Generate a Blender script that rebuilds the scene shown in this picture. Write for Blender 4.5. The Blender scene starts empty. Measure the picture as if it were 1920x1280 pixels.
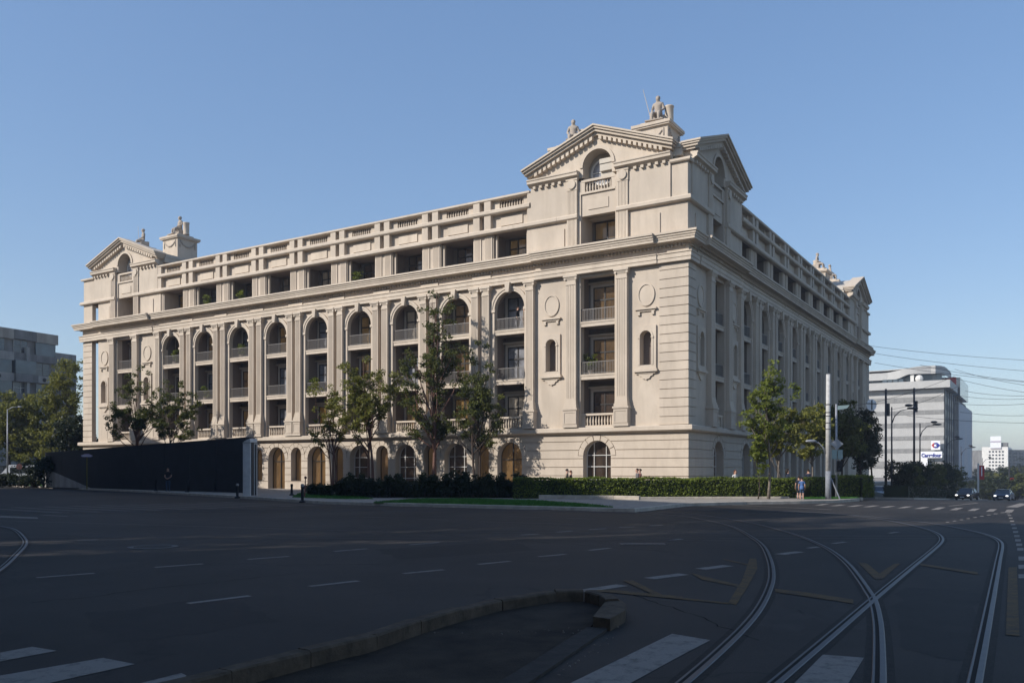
import bpy, bmesh, math, random
import numpy as np
from mathutils import Vector, Matrix, Euler

random.seed(7)
rng = np.random.default_rng(7)
S = bpy.context.scene
R = math.radians
# ------------------------------------------------------------------ camera
FP = 1604.0                 # focal length in photo pixels (photo 1920 wide)
CAM_H = 1.8
HV = 881.0                  # horizon row in the photo
cam_data = bpy.data.cameras.new('camera')
cam = bpy.data.objects.new('camera', cam_data)
S.collection.objects.link(cam)
cam.location = (0, 0, CAM_H)
cam.rotation_euler = (R(90), 0, 0)
cam_data.sensor_width = 36.0
cam_data.lens = FP / 1920 * 36.0
cam_data.shift_y = (HV - 640) / 1920
cam_data.clip_start = 0.1
cam_data.clip_end = 6000
S.camera = cam
# ------------------------------------------------------------------ light
SUN_H = Vector((-0.921, -0.389))          # horizontal direction towards the sun
SUN_EL = 31.5
SKY_STRENGTH = 0.142
SUN_STRENGTH = 3.9
EXPOSURE = 0.5
world = bpy.data.worlds.new('World'); S.world = world; world.use_nodes = True
wn = world.node_tree.nodes; wl = world.node_tree.links
wn.clear()
w_out = wn.new('ShaderNodeOutputWorld'); w_bg = wn.new('ShaderNodeBackground')
w_sky = wn.new('ShaderNodeTexSky')
w_sky.sky_type = 'NISHITA'; w_sky.sun_disc = False
w_sky.sun_elevation = R(SUN_EL)
w_sky.sun_rotation = math.atan2(SUN_H.x, SUN_H.y)
w_sky.air_density = 1.0; w_sky.dust_density = 0.5; w_sky.ozone_density = 3.0
w_bg.inputs['Strength'].default_value = SKY_STRENGTH
# soften the sky's own contrast (pale haze near the horizon), the same in every direction
SKY_GAMMA = 0.54
w_m1 = wn.new('ShaderNodeVectorMath'); w_m1.operation = 'SCALE'; w_m1.inputs['Scale'].default_value = 0.2
w_gm = wn.new('ShaderNodeGamma'); w_gm.inputs['Gamma'].default_value = SKY_GAMMA
w_hs = wn.new('ShaderNodeHueSaturation'); w_hs.inputs['Saturation'].default_value = 1.48; w_hs.inputs['Value'].default_value = 3.75; w_hs.inputs['Hue'].default_value = 0.51
wl.new(w_sky.outputs[0], w_m1.inputs[0]); wl.new(w_m1.outputs[0], w_gm.inputs['Color']); wl.new(w_gm.outputs[0], w_hs.inputs['Color'])
wl.new(w_hs.outputs[0], w_bg.inputs[0]); wl.new(w_bg.outputs[0], w_out.inputs[0])
sun_d = bpy.data.lights.new('sun', 'SUN'); sun_d.energy = SUN_STRENGTH; sun_d.angle = R(0.55)
sun_d.color = (1.0, 0.96, 0.91)
sun = bpy.data.objects.new('sun', sun_d); S.collection.objects.link(sun)
sv = Vector((SUN_H.x * math.cos(R(SUN_EL)), SUN_H.y * math.cos(R(SUN_EL)), math.sin(R(SUN_EL))))
sun.rotation_euler = sv.to_track_quat('Z', 'Y').to_euler()
sun.location = (-60, -30, 80)
S.view_settings.view_transform = 'Standard'; S.view_settings.look = 'None'
S.view_settings.exposure = EXPOSURE; S.view_settings.gamma = 1.0
S.view_settings.use_curve_mapping = False

# ------------------------------------------------------------------ materials
MATS = {}
def nodes_of(name):
    m = bpy.data.materials.new(name); m.use_nodes = True
    nt = m.node_tree; b = nt.nodes['Principled BSDF']
    return m, nt, b
def mixcol(nt, fac, a, b):
    n = nt.nodes.new('ShaderNodeMix'); n.data_type = 'RGBA'
    for sock, val in ((6, a), (7, b)):
        if isinstance(val, tuple): n.inputs[sock].default_value = (*val, 1) if len(val) == 3 else val
        else: nt.links.new(val, n.inputs[sock])
    if isinstance(fac, (int, float)): n.inputs[0].default_value = fac
    else: nt.links.new(fac, n.inputs[0])
    return n.outputs[2]
def noise(nt, scale, detail=4, rough=0.55, vec=None, dist=0.0):
    n = nt.nodes.new('ShaderNodeTexNoise'); n.inputs['Scale'].default_value = scale
    n.inputs['Detail'].default_value = detail; n.inputs['Roughness'].default_value = rough
    n.inputs['Distortion'].default_value = dist
    if vec is not None: nt.links.new(vec, n.inputs['Vector'])
    return n.outputs['Fac']
def ramp(nt, src, p0, p1, c0=(0, 0, 0), c1=(1, 1, 1)):
    n = nt.nodes.new('ShaderNodeValToRGB'); e = n.color_ramp.elements
    e[0].position = p0; e[1].position = p1; e[0].color = (*c0, 1); e[1].color = (*c1, 1)
    nt.links.new(src, n.inputs[0]); return n.outputs[0]
def wpos(nt, sc=(1, 1, 1)):
    g = nt.nodes.new('ShaderNodeNewGeometry'); mp = nt.nodes.new('ShaderNodeMapping')
    mp.inputs['Scale'].default_value = sc
    nt.links.new(g.outputs['Position'], mp.inputs['Vector']); return mp.outputs['Vector']
def bump(nt, b, height, strength, dist=0.02):
    n = nt.nodes.new('ShaderNodeBump'); n.inputs['Strength'].default_value = strength
    n.inputs['Distance'].default_value = dist
    nt.links.new(height, n.inputs['Height']); nt.links.new(n.outputs[0], b.inputs['Normal'])
def mat(name, col, rough=0.8, metal=0.0, var=0.0, vscale=3.0, spec=0.25, bmp=0.0, bscale=30, streak=False, emit=None, es=0.0):
    if name in MATS: return MATS[name]
    m, nt, b = nodes_of(name)
    b.inputs['Roughness'].default_value = rough; b.inputs['Metallic'].default_value = metal
    b.inputs['Specular IOR Level'].default_value = spec
    b.inputs['Base Color'].default_value = (*col, 1)
    if var > 0:
        v = wpos(nt, (1, 1, 0.35) if streak else (1, 1, 1))
        f = ramp(nt, noise(nt, vscale, 6, 0.6, v), 0.3, 0.7)
        c = mixcol(nt, f, tuple(x * (1 - var) for x in col), tuple(min(1, x * (1 + var)) for x in col))
        nt.links.new(c, b.inputs['Base Color'])
    if bmp > 0: bump(nt, b, noise(nt, bscale, 5, 0.6, wpos(nt)), bmp)
    if emit: b.inputs['Emission Color'].default_value = (*emit, 1); b.inputs['Emission Strength'].default_value = es
    MATS[name] = m; return m

def stone_mat(name, col):
    m, nt, b = nodes_of(name)
    v = wpos(nt); vs = wpos(nt, (1, 1, 0.18))
    big = ramp(nt, noise(nt, 0.35, 5, 0.6, v), 0.3, 0.72)
    st = ramp(nt, noise(nt, 1.6, 6, 0.65, vs, 0.6), 0.45, 0.8)
    fine = ramp(nt, noise(nt, 9, 6, 0.7, v), 0.25, 0.75)
    c = mixcol(nt, big, tuple(x * 0.80 for x in col), tuple(x * 1.10 for x in col))
    oi = nt.nodes.new('ShaderNodeObjectInfo')
    c = mixcol(nt, mul(nt, oi.outputs['Random'], 0.5), c, tuple(x * 0.84 for x in (col[0], col[1] * 1.0, col[2] * 1.02)))
    c = mixcol(nt, mul(nt, st, 0.9), c, tuple(x * 0.72 for x in (col[0], col[1] * 0.98, col[2] * 0.96)))
    c = mixcol(nt, mul(nt, fine, 0.36), c, tuple(x * 0.80 for x in col))
    nt.links.new(c, b.inputs['Base Color'])
    b.inputs['Roughness'].default_value = 0.88; b.inputs['Specular IOR Level'].default_value = 0.2
    bump(nt, b, noise(nt, 22, 6, 0.65, v), 0.18, 0.02)
    MATS[name] = m; return m
def mul(nt, a, k):
    n = nt.nodes.new('ShaderNodeMath'); n.operation = 'MULTIPLY'
    nt.links.new(a, n.inputs[0]); n.inputs[1].default_value = k; return n.outputs[0]
stone_mat('stone', (0.562, 0.474, 0.376))
stone_mat('stone_light', (0.592, 0.50, 0.396))
stone_mat('stone_grey', (0.40, 0.34, 0.28))
stone_mat('shaded_plaster', (0.205, 0.165, 0.138))  # plaster tone darkened to carry the shade of loggias and roof gaps

def leaf_mat(name, dark, light, trans=0.25):
    m = bpy.data.materials.new(name); m.use_nodes = True; nt = m.node_tree
    b = nt.nodes['Principled BSDF']; out = nt.nodes['Material Output']
    g = nt.nodes.new('ShaderNodeNewGeometry')
    big = ramp(nt, noise(nt, 0.9, 3, 0.5, wpos(nt)), 0.35, 0.65)
    ad = nt.nodes.new('ShaderNodeMath'); ad.operation = 'MULTIPLY_ADD'; ad.inputs[1].default_value = 0.6
    nt.links.new(g.outputs['Random Per Island'], ad.inputs[0])
    nt.links.new(mul(nt, big, 0.4), ad.inputs[2])
    c = mixcol(nt, ad.outputs[0], dark, light)
    nt.links.new(c, b.inputs['Base Color']); b.inputs['Roughness'].default_value = 0.55
    b.inputs['Specular IOR Level'].default_value = 0.25
    t = nt.nodes.new('ShaderNodeBsdfTranslucent'); nt.links.new(c, t.inputs['Color'])
    mx = nt.nodes.new('ShaderNodeMixShader'); mx.inputs[0].default_value = trans
    nt.links.new(b.outputs[0], mx.inputs[1]); nt.links.new(t.outputs[0], mx.inputs[2])
    nt.links.new(mx.outputs[0], out.inputs['Surface']); MATS[name] = m; return m
leaf_mat('leaf_dark', (0.036, 0.046, 0.011), (0.14, 0.15, 0.032), .42)
leaf_mat('leaf_olive', (0.075, 0.085, 0.016), (0.26, 0.25, 0.05), .44)
leaf_mat('leaf_bright', (0.065, 0.088, 0.012), (0.23, 0.26, 0.036), .42)
leaf_mat('leaf_hedge', (0.05, 0.075, 0.010), (0.19, 0.23, 0.034), .3)
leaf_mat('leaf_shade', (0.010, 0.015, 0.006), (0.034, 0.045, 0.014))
leaf_mat('leaf_far', (0.05, 0.06, 0.025), (0.16, 0.16, 0.06))
leaf_mat('grass', (0.022, 0.085, 0.010), (0.06, 0.19, 0.024), 0.1)
mat('bark', (0.07, 0.05, 0.038), 0.9, var=0.35, vscale=12, bmp=0.4)
mat('bark_red', (0.14, 0.075, 0.055), 0.85, var=0.35, vscale=12, bmp=0.4)
mat('bark_pale', (0.17, 0.14, 0.11), 0.85, var=0.3, vscale=12, bmp=0.4)

def asphalt():
    m, nt, b = nodes_of('asphalt'); v = wpos(nt)
    big = ramp(nt, noise(nt, 0.11, 6, 0.65, v, 0.8), 0.36, 0.64)
    mid = ramp(nt, noise(nt, 0.7, 7, 0.7, wpos(nt, (0.3, 1.0, 1.0)), 0.5), 0.35, 0.7)
    fine = noise(nt, 90, 3, 0.7, v)
    c = mixcol(nt, big, (0.0125, 0.0106, 0.0092), (0.042, 0.035, 0.030))
    c = mixcol(nt, mul(nt, mid, 0.45), c, (0.0125, 0.0105, 0.0095))
    spot = ramp(nt, noise(nt, 0.55, 3, 0.5, v, 1.5), 0.66, 0.74)
    c = mixcol(nt, mul(nt, spot, 0.55), c, (0.009, 0.008, 0.0075))
    c = mixcol(nt, mul(nt, ramp(nt, noise(nt, 0.33, 6, 0.75, wpos(nt, (1, .4, 1)), 0.9), 0.58, 0.72), 0.4), c, (0.046, 0.039, 0.033))
    c = mixcol(nt, mul(nt, ramp(nt, noise(nt, 38, 3, 0.8, v), 0.52, 0.68), 0.55), c, (0.050, 0.043, 0.037))
    c = mixcol(nt, mul(nt, ramp(nt, fine, 0.5, 0.7), 0.6), c, (0.055, 0.047, 0.040))
    vo = nt.nodes.new('ShaderNodeTexVoronoi'); vo.feature = 'DISTANCE_TO_EDGE'; vo.inputs['Scale'].default_value = 0.22
    wv = nt.nodes.new('ShaderNodeVectorMath'); wv.operation = 'ADD'
    nn = nt.nodes.new('ShaderNodeTexNoise'); nn.inputs['Scale'].default_value = 1.1; nn.inputs['Detail'].default_value = 6
    nt.links.new(v, nn.inputs['Vector']); nt.links.new(v, wv.inputs[0]); nt.links.new(nn.outputs['Color'], wv.inputs[1])
    nt.links.new(wv.outputs[0], vo.inputs['Vector'])
    crack = ramp(nt, vo.outputs['Distance'], 0.0, 0.009, (1, 1, 1), (0, 0, 0))
    gate = ramp(nt, noise(nt, 0.15, 2, 0.5, v), 0.46, 0.54)
    cm = nt.nodes.new('ShaderNodeMath'); cm.operation = 'MULTIPLY'
    nt.links.new(crack, cm.inputs[0]); nt.links.new(gate, cm.inputs[1])
    c = mixcol(nt, mul(nt, cm.outputs[0], 0.8), c, (0.008, 0.008, 0.008))
    nt.links.new(c, b.inputs['Base Color'])
    b.inputs['Roughness'].default_value = 0.72; b.inputs['Specular IOR Level'].default_value = 0.24
    bump(nt, b, fine, 0.6, 0.012); MATS['asphalt'] = m
asphalt()
def paint(name, col, wear):
    m, nt, b = nodes_of(name); v = wpos(nt)
    f = ramp(nt, noise(nt, 5, 8, 0.75, v), wear, wear + 0.22)
    f2 = ramp(nt, noise(nt, 45, 4, 0.7, v), 0.3, 0.6)
    c = mixcol(nt, f, col, (0.028, 0.0245, 0.021)); c = mixcol(nt, mul(nt, f2, 0.4), c, tuple(x * 0.6 for x in col))
    nt.links.new(c, b.inputs['Base Color']); b.inputs['Roughness'].default_value = 0.75; b.inputs['Specular IOR Level'].default_value = 0.24; MATS[name] = m
paint('paint_white', (0.25, 0.22, 0.19), 0.5)
paint('paint_faded', (0.11, 0.098, 0.085), 0.47)
paint('paint_yellow', (0.125, 0.070, 0.020), 0.42)
mat('pavement', (0.27, 0.24, 0.205), 0.85, var=0.18, vscale=2.5, bmp=0.2, bscale=18)
mat('kerb', (0.42, 0.365, 0.30), 0.85, var=0.25, vscale=2.2, bmp=0.3)
mat('kerb_dirty', (0.082, 0.060, 0.041), 0.9, var=0.4, vscale=5, bmp=0.5)
mat('dirt', (0.036, 0.027, 0.019), 0.95, var=0.65, vscale=1.3, bmp=0.7, bscale=55)
mat('steel', (0.075, 0.075, 0.08), 0.5, spec=0.4, metal=0.45, var=0.15, vscale=6)
mat('groove', (0.012, 0.011, 0.010), 0.9)
mat('iron', (0.09, 0.088, 0.085), 0.6, metal=0.3, var=0.3, vscale=25, bmp=0.4)
mat('frame_dark', (0.035, 0.03, 0.026), 0.45)
mat('frame_white', (0.62, 0.60, 0.56), 0.5)
mat('rail_metal', (0.20, 0.185, 0.17), 0.45, metal=0.2)
mat('black_paint', (0.012, 0.013, 0.016), 0.5)
mat('hoarding', (0.014, 0.0155, 0.020), 0.55, spec=0.25, var=0.3, vscale=1.2, bmp=0.1)
mat('concrete', (0.30, 0.285, 0.265), 0.9, var=0.25, vscale=1.4, bmp=0.3, streak=True)
mat('concrete_dark', (0.17, 0.165, 0.16), 0.9, var=0.35, vscale=0.9, bmp=0.3, streak=True)
mat('pole_paint', (0.42, 0.41, 0.39), 0.8, var=0.25, vscale=5, bmp=0.3)
mat('pole_blue', (0.19, 0.20, 0.22), 0.8, var=0.2, vscale=6)
mat('galvanised', (0.30, 0.31, 0.33), 0.5, metal=0.4, var=0.15)
mat('pole_dark', (0.05, 0.05, 0.055), 0.5)
mat('white_panel', (0.42, 0.41, 0.39), 0.6, var=0.06, vscale=0.8)
mat('grey_band', (0.235, 0.23, 0.22), 0.4, var=0.2, vscale=1.0)
mat('dark_glass', (0.03, 0.035, 0.045), 0.08, spec=0.8)
mat('blue_glass', (0.06, 0.08, 0.095), 0.12, spec=0.7, var=0.3, vscale=0.6)
mat('roof_stone', (0.48, 0.43, 0.36), 0.9, var=0.12, vscale=1)
mat('sign_white', (0.78, 0.78, 0.78), 0.5)
mat('sign_blue', (0.02, 0.035, 0.25), 0.5)
mat('sign_red', (0.42, 0.03, 0.03), 0.5)
mat('sign_mauve', (0.34, 0.27, 0.36), 0.5)
mat('sign_green', (0.28, 0.37, 0.36), 0.4)
mat('olive_post', (0.16, 0.13, 0.03), 0.6)
mat('terracotta', (0.36, 0.30, 0.24), 0.8)
mat('headlight', (1, 1, 1), 0.2, emit=(1.0, 0.96, 0.9), es=1.6)
mat('tyre', (0.015, 0.015, 0.016), 0.8)
mat('alloy', (0.4, 0.4, 0.42), 0.35, metal=0.8)
mat('wire', (0.06, 0.065, 0.075), 0.6)
for nm, c in (('car_white', (0.62, 0.63, 0.65)), ('car_black', (0.02, 0.016, 0.015)), ('car_blue', (0.04, 0.06, 0.10)), ('car_teal', (0.02, 0.05, 0.06))):
    mat(nm, c, 0.25, spec=0.6)
for nm, c in (('skin', (0.42, 0.25, 0.18)), ('hair', (0.02, 0.014, 0.01)), ('hair_red', (0.10, 0.035, 0.015)), ('cloth_black', (0.014, 0.014, 0.017)),
              ('cloth_denim', (0.03, 0.055, 0.10)), ('cloth_navy', (0.015, 0.022, 0.045)), ('cloth_blue', (0.075, 0.14, 0.30)), ('cloth_tan', (0.26, 0.20, 0.14)),
              ('cloth_white', (0.55, 0.54, 0.52)), ('cloth_grey', (0.13, 0.12, 0.12)), ('cloth_maroon', (0.10, 0.045, 0.04)), ('shoe_white', (0.6, 0.6, 0.58))):
    mat(nm, c, 0.8, var=0.12, vscale=20)

def glass_amber(name, amb, es):
    """window pane: glossy glass over a curtained room lit by warm lamps"""
    m, nt, b = nodes_of(name)
    oi = nt.nodes.new('ShaderNodeObjectInfo')
    v = wpos(nt, (1, 1, 0.25))
    f = ramp(nt, noise(nt, 2.2, 4, 0.6, v), 0.3, 0.7)
    c = mixcol(nt, f, tuple(x * 0.35 for x in amb), amb)
    c = mixcol(nt, mul(nt, oi.outputs['Random'], 0.7), c, (0.05, 0.035, 0.028))
    nt.links.new(c, b.inputs['Base Color']); nt.links.new(c, b.inputs['Emission Color'])
    b.inputs['Emission Strength'].default_value = es
    b.inputs['Roughness'].default_value = 0.08; b.inputs['Specular IOR Level'].default_value = 0.5
    MATS[name] = m
glass_amber('pane_room', (0.19, 0.115, 0.04), 0.26)
glass_amber('pane_shop', (0.19, 0.11, 0.042), 0.26)
glass_amber('pane_dark', (0.06, 0.042, 0.03), 0.12)
glass_amber('pane_curtain', (0.34, 0.29, 0.23), 0.10)
mat('pane_reflect', (.20, .20, .21), .05, spec=.9, var=.5, vscale=1.2)  # whitish window reflections put into the pale base colour
mat('tar', (0.010, 0.009, 0.008), 0.95, spec=.0)

# ------------------------------------------------------------------ mesh helpers
class MB:
    """collects boxes, prisms, tubes and lathes; mesh() turns them into one mesh"""
    def __init__(self, sgn=1): self.v = []; self.f = []; self.mi = []; self.cur = 0; self.sgn = sgn
    def add(self, vs, fs):
        o = len(self.v); self.v += [tuple(p) for p in vs]
        self.f += [tuple(i + o for i in f) for f in fs]; self.mi += [self.cur] * len(fs); return self
    def box(self, x0, x1, y0, y1, z0, z1):
        return self.add([(x0, y0, z0), (x1, y0, z0), (x1, y1, z0), (x0, y1, z0), (x0, y0, z1), (x1, y0, z1), (x1, y1, z1), (x0, y1, z1)],
                        [(0, 3, 2, 1), (4, 5, 6, 7), (0, 1, 5, 4), (1, 2, 6, 5), (2, 3, 7, 6), (3, 0, 4, 7)])
    def prism_y(self, poly, y0, y1):
        n = len(poly); vs = [(x, y0, z) for x, z in poly] + [(x, y1, z) for x, z in poly]
        return self.add(vs, [tuple(range(n)), tuple(range(2 * n - 1, n - 1, -1))] + [(i, (i + 1) % n, n + (i + 1) % n, n + i) for i in range(n)])
    def prism_z(self, poly, z0, z1):
        n = len(poly); vs = [(x, y, z0) for x, y in poly] + [(x, y, z1) for x, y in poly]
        return self.add(vs, [tuple(range(n)), tuple(range(2 * n - 1, n - 1, -1))] + [(i, (i + 1) % n, n + (i + 1) % n, n + i) for i in range(n)])
    def sweep_x(self, prof, x0, x1, m0=0, m1=0):
        """profile of (d, z), d outwards; m0/m1: mitre factor at the ends"""
        n = len(prof)
        vs = [(x0 - m0 * d, -d, z) for d, z in prof] + [(x1 + m1 * d, -d, z) for d, z in prof]
        return self.add(vs, [tuple(range(n)), tuple(range(2 * n - 1, n - 1, -1))] + [(i, (i + 1) % n, n + (i + 1) % n, n + i) for i in range(n)])
    def ring_y(self, cx, cz, ri, ro, y0, y1, a0=0.0, a1=math.pi, n=12, sx=1.0):
        pts_o = [(cx + sx * ro * math.cos(a0 + (a1 - a0) * i / n), cz + ro * math.sin(a0 + (a1 - a0) * i / n)) for i in range(n + 1)]
        pts_i = [(cx + sx * ri * math.cos(a0 + (a1 - a0) * i / n), cz + ri * math.sin(a0 + (a1 - a0) * i / n)) for i in range(n + 1)]
        for i in range(n):
            self.prism_y([pts_o[i], pts_o[i + 1], pts_i[i + 1], pts_i[i]], y0, y1)
        return self
    def lathe(self, prof, n=8, c=(0, 0, 0)):
        vs = []; fs = []
        for r, z in prof:
            for i in range(n):
                a = 2 * math.pi * i / n; vs.append((c[0] + r * math.cos(a), c[1] + r * math.sin(a), c[2] + z))
        for k in range(len(prof) - 1):
            for i in range(n):
                j = (i + 1) % n; fs.append((k * n + i, k * n + j, (k + 1) * n + j, (k + 1) * n + i))
        fs.append(tuple(range(n - 1, -1, -1))); fs.append(tuple(range((len(prof) - 1) * n, len(prof) * n)))
        return self.add(vs, fs)
    def tube(self, pts, rad, n=6, cap=True):
        pts = [Vector(p) for p in pts]; vs = []; fs = []
        if not hasattr(rad, '__len__'): rad = [rad] * len(pts)
        for i, p in enumerate(pts):
            d = (pts[min(i + 1, len(pts) - 1)] - pts[max(i - 1, 0)]).normalized()
            a = d.cross(Vector((0, 0, 1)) if abs(d.z) < 0.95 else Vector((0, 1, 0))).normalized(); b = d.cross(a)
            for k in range(n):
                t = 2 * math.pi * k / n; vs.append(p + (a * math.cos(t) + b * math.sin(t)) * rad[i])
        for i in range(len(pts) - 1):
            for k in range(n):
                j = (k + 1) % n; fs.append((i * n + k, i * n + j, (i + 1) * n + j, (i + 1) * n + k))
        if cap: fs.append(tuple(range(n - 1, -1, -1))); fs.append(tuple(range((len(pts) - 1) * n, len(pts) * n)))
        return self.add(vs, fs)
    def ball(self, c, r, n=8, m=6):
        if not hasattr(r, '__len__'): r = (r, r, r)
        vs = []; fs = []
        for i in range(m + 1):
            th = math.pi * i / m
            for k in range(n):
                a = 2 * math.pi * k / n
                vs.append((c[0] + r[0] * math.sin(th) * math.cos(a), c[1] + r[1] * math.sin(th) * math.sin(a), c[2] + r[2] * math.cos(th)))
        for i in range(m):
            for k in range(n):
                j = (k + 1) % n; fs.append((i * n + k, (i + 1) * n + k, (i + 1) * n + j, i * n + j))
        return self.add(vs, fs)
    def mesh(self, name, mats, smooth=False, fix=True):
        me = bpy.data.meshes.new(name)
        vs = self.v if self.sgn == 1 else [(-x, y, z) for x, y, z in self.v]
        me.from_pydata(vs, [], self.f)
        for m in (mats if isinstance(mats, (list, tuple)) else [mats]): me.materials.append(MATS[m] if isinstance(m, str) else m)
        me.polygons.foreach_set('material_index', self.mi)
        if fix:
            bm = bmesh.new(); bm.from_mesh(me)
            bmesh.ops.recalc_face_normals(bm, faces=bm.faces); bm.to_mesh(me); bm.free()
        if smooth: me.polygons.foreach_set('use_smooth', [True] * len(me.polygons))
        me.update(); return me

def link(name, me, parent=None, mtx=None, label=None, cat=None, group=None, kind=None):
    o = bpy.data.objects.new(name, me); S.collection.objects.link(o)
    if parent is not None:
        o.parent = parent
        if mtx is not None: o.matrix_basis = mtx
    elif mtx is not None: o.matrix_basis = mtx
    for k, v in (('label', label), ('category', cat), ('group', group), ('kind', kind)):
        if v: o[k] = v
    return o
def thing(name, label, cat, loc=(0, 0, 0), rz=0.0, group=None):
    return link(name, None, None, Matrix.Translation(loc) @ Matrix.Rotation(rz, 4, 'Z'), label, cat, group)
def sub(name, mb, mats, parent, smooth=False, **k):
    return link(name, mb.mesh(name, mats, smooth), parent, **k)

# ------------------------------------------------------------------ places
C0 = Vector((11.52, 56.0, 0)); DL = Vector((-0.8474, 0.5310, 0)); DR = Vector((0.5310, 0.8474, 0)); NR = Vector((0.8474, -0.5310, 0)); NL = Vector((-0.5310, -0.8474, 0))
def sstep(a, b, x):
    t = max(0.0, min(1.0, (x - a) / (b - a))); return t * t * (3 - 2 * t)
def gh(x, y):
    """road height: the street on the right runs gently downhill past the corner"""
    dp = Vector((x, y, 0)) - C0; q = dp.dot(NR); s = dp.dot(DR)
    return -0.030 * min(150.0, max(0.0, s - 3)) * sstep(0.2, 2.6, q)
def P(u, v, z=0.0):
    Y = (CAM_H - z) * FP / (v - HV); return Vector(((u - 960) / FP * Y, Y, z))
def XY(u, Y, z=0.0): return Vector(((u - 960) / FP * Y, Y, z))
def QS(q, s, dz=0.0):
    p = C0 + NR * q + DR * s; p.z = gh(p.x, p.y) + dz; return p
def SMOOTH(pts, n=6):
    out = []
    for i in range(len(pts) - 1):
        p0 = pts[max(i - 1, 0)]; p1 = pts[i]; p2 = pts[i + 1]; p3 = pts[min(i + 2, len(pts) - 1)]
        for k in range(n):
            t = k / n
            out.append(0.5 * ((2 * p1) + (p2 - p0) * t + (2 * p0 - 5 * p1 + 4 * p2 - p3) * t * t + (3 * p1 - p0 - 3 * p2 + p3) * t ** 3))
    out.append(pts[-1]); return out
# ------------------------------------------------------------------ ground, road, pavements
def grid_sheet(name, xs, ys, dz, m, kind='structure', hf=gh):
    vs = [(x, y, hf(x, y) + dz) for y in ys for x in xs]; nx = len(xs)
    fs = [(j * nx + i, j * nx + i + 1, (j + 1) * nx + i + 1, (j + 1) * nx + i) for j in range(len(ys) - 1) for i in range(nx - 1)]
    me = bpy.data.meshes.new(name); me.from_pydata(vs, [], fs); me.materials.append(MATS[m]); me.polygons.foreach_set('use_smooth', [True] * len(fs)); me.update()
    return link(name, me, kind=kind)
far = [-3000, -1500, -700, -350, -200]
mat('earth', (0.09, 0.085, 0.06), 0.95, var=0.3, vscale=0.2)
ground = grid_sheet('ground', far + list(range(-150, 260, 10)) + [300, 500, 900, 1700, 3000], [-3000, -900, -300] + list(range(-150, 330, 10)) + [400, 600, 1000, 1800, 3500], -0.06, 'earth')
road = grid_sheet('road', [x for x in np.arange(-140, 200, 2.5)], [y for y in np.arange(-60, 280, 2.5)], 0.0, 'asphalt')

def slab(name, poly, z0, z1, m, parent=None, kind='structure', bev=0.0):
    b = MB(); b.prism_z([(p[0], p[1]) for p in poly], z0, z1)
    return link(name, b.mesh(name, m), parent, kind=kind)
PZ = 0.15
kerb_line = [P(-420, 899), P(-60, 908), P(83, 914.5), P(250, 922), P(460, 934.5), P(590, 943.5), P(612, 944.8), P(760, 949), P(900, 952.5), P(1060, 956.5), P(1190, 960),
             P(1215, 957.5), P(1290, 948.5), P(1400, 945.5), P(1500, 944), P(1570, 942.5), P(1612, 939)]
right_edge = [C0 + NR * 10.6 + DR * 1.0, C0 + NR * 6 + DR * 3.5, C0 + NR * 1.6 + DR * 8, C0 + NR * .9 + DR * 30, C0 + NR * .9 + DR * 90]
inner = 0.24
def offset_line(pts, d):
    out = []
    for i, p in enumerate(pts):
        t = (pts[min(i + 1, len(pts) - 1)] - pts[max(i - 1, 0)]).normalized(); out.append(p + Vector((-t.y, t.x, 0)) * d)
    return out
edge = kerb_line + right_edge
pave_edge = offset_line(edge, inner + 0.006)
back = [C0 + DR * 90 + NL * -60, C0 + DL * 120 - NL * 60, Vector((-160, 150, 0)), Vector((-160, 100, 0))]
pavement = slab('pavement', pave_edge + back, -4.2, PZ, 'pavement')
# kerb stones, one object each, along the edge of the pavement
def kerb_stones(pts, parent, m, length, width, h, name='kerb_stone', z0=-0.1, gap=0.012, jit=0.0, skip=None):
    acc = 0.0; seg = []
    path = []
    for i in range(len(pts) - 1):
        a, b = pts[i], pts[i + 1]; L = (b - a).length; n = max(1, round(L / length))
        for k in range(n): path.append((a.lerp(b, k / n), a.lerp(b, (k + 1) / n)))
    for a, b in path:
        t = (b - a); L = t.length; t.normalize()
        if skip and skip(a): continue
        bmm = MB(); c = 0.018; w = width; g = gap / 2
        prof = [(0, z0), (0, h - c), (c, h), (w, h), (w, z0)]
        vs = [(g, y, z) for y, z in prof] + [(L - g, y, z) for y, z in prof]
        bmm.add(vs, [(0, 1, 2, 3, 4), (9, 8, 7, 6, 5)] + [(i, (i + 1) % 5, 5 + (i + 1) % 5, 5 + i) for i in range(5)])
        ang = math.atan2(t.y, t.x) + random.uniform(-jit, jit)
        mt = Matrix.Translation((a.x, a.y, random.uniform(-jit, jit) * 0.3)) @ Matrix.Rotation(ang, 4, 'Z')
        link(name, bmm.mesh(name, m), parent, mt)
kerb_stones([p for p in kerb_line[1:]], pavement, 'kerb', 1.5, inner, 0.165)
kerb_stones(right_edge[:3], pavement, 'kerb', 1.5, inner, 0.165)
# median of the street on the right, planted
MS0 = 29
med_poly = [QS(6.8, 17), QS(9.3, 15.5), QS(10.0, 18), QS(10.0, 60), QS(10.0, 120), QS(7.0, 120), QS(6.6, 60)]
mp = MB()
for i in range(12):
    s0 = MS0 + i * 9; s1 = s0 + 9
    a, b_, c, d = QS(6.8, s0), QS(10, s0), QS(10, s1), QS(6.8, s1)
    mp.add([(*a.xy, a.z - .3), (*b_.xy, b_.z - .3), (*c.xy, c.z - .3), (*d.xy, d.z - .3), (*a.xy, a.z + .16), (*b_.xy, b_.z + .16), (*c.xy, c.z + .16), (*d.xy, d.z + .16)],
           [(4, 5, 6, 7), (0, 1, 5, 4), (1, 2, 6, 5), (2, 3, 7, 6), (3, 0, 4, 7)])
median = link('planted_median', mp.mesh('planted_median', 'kerb'), kind='structure')

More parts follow.
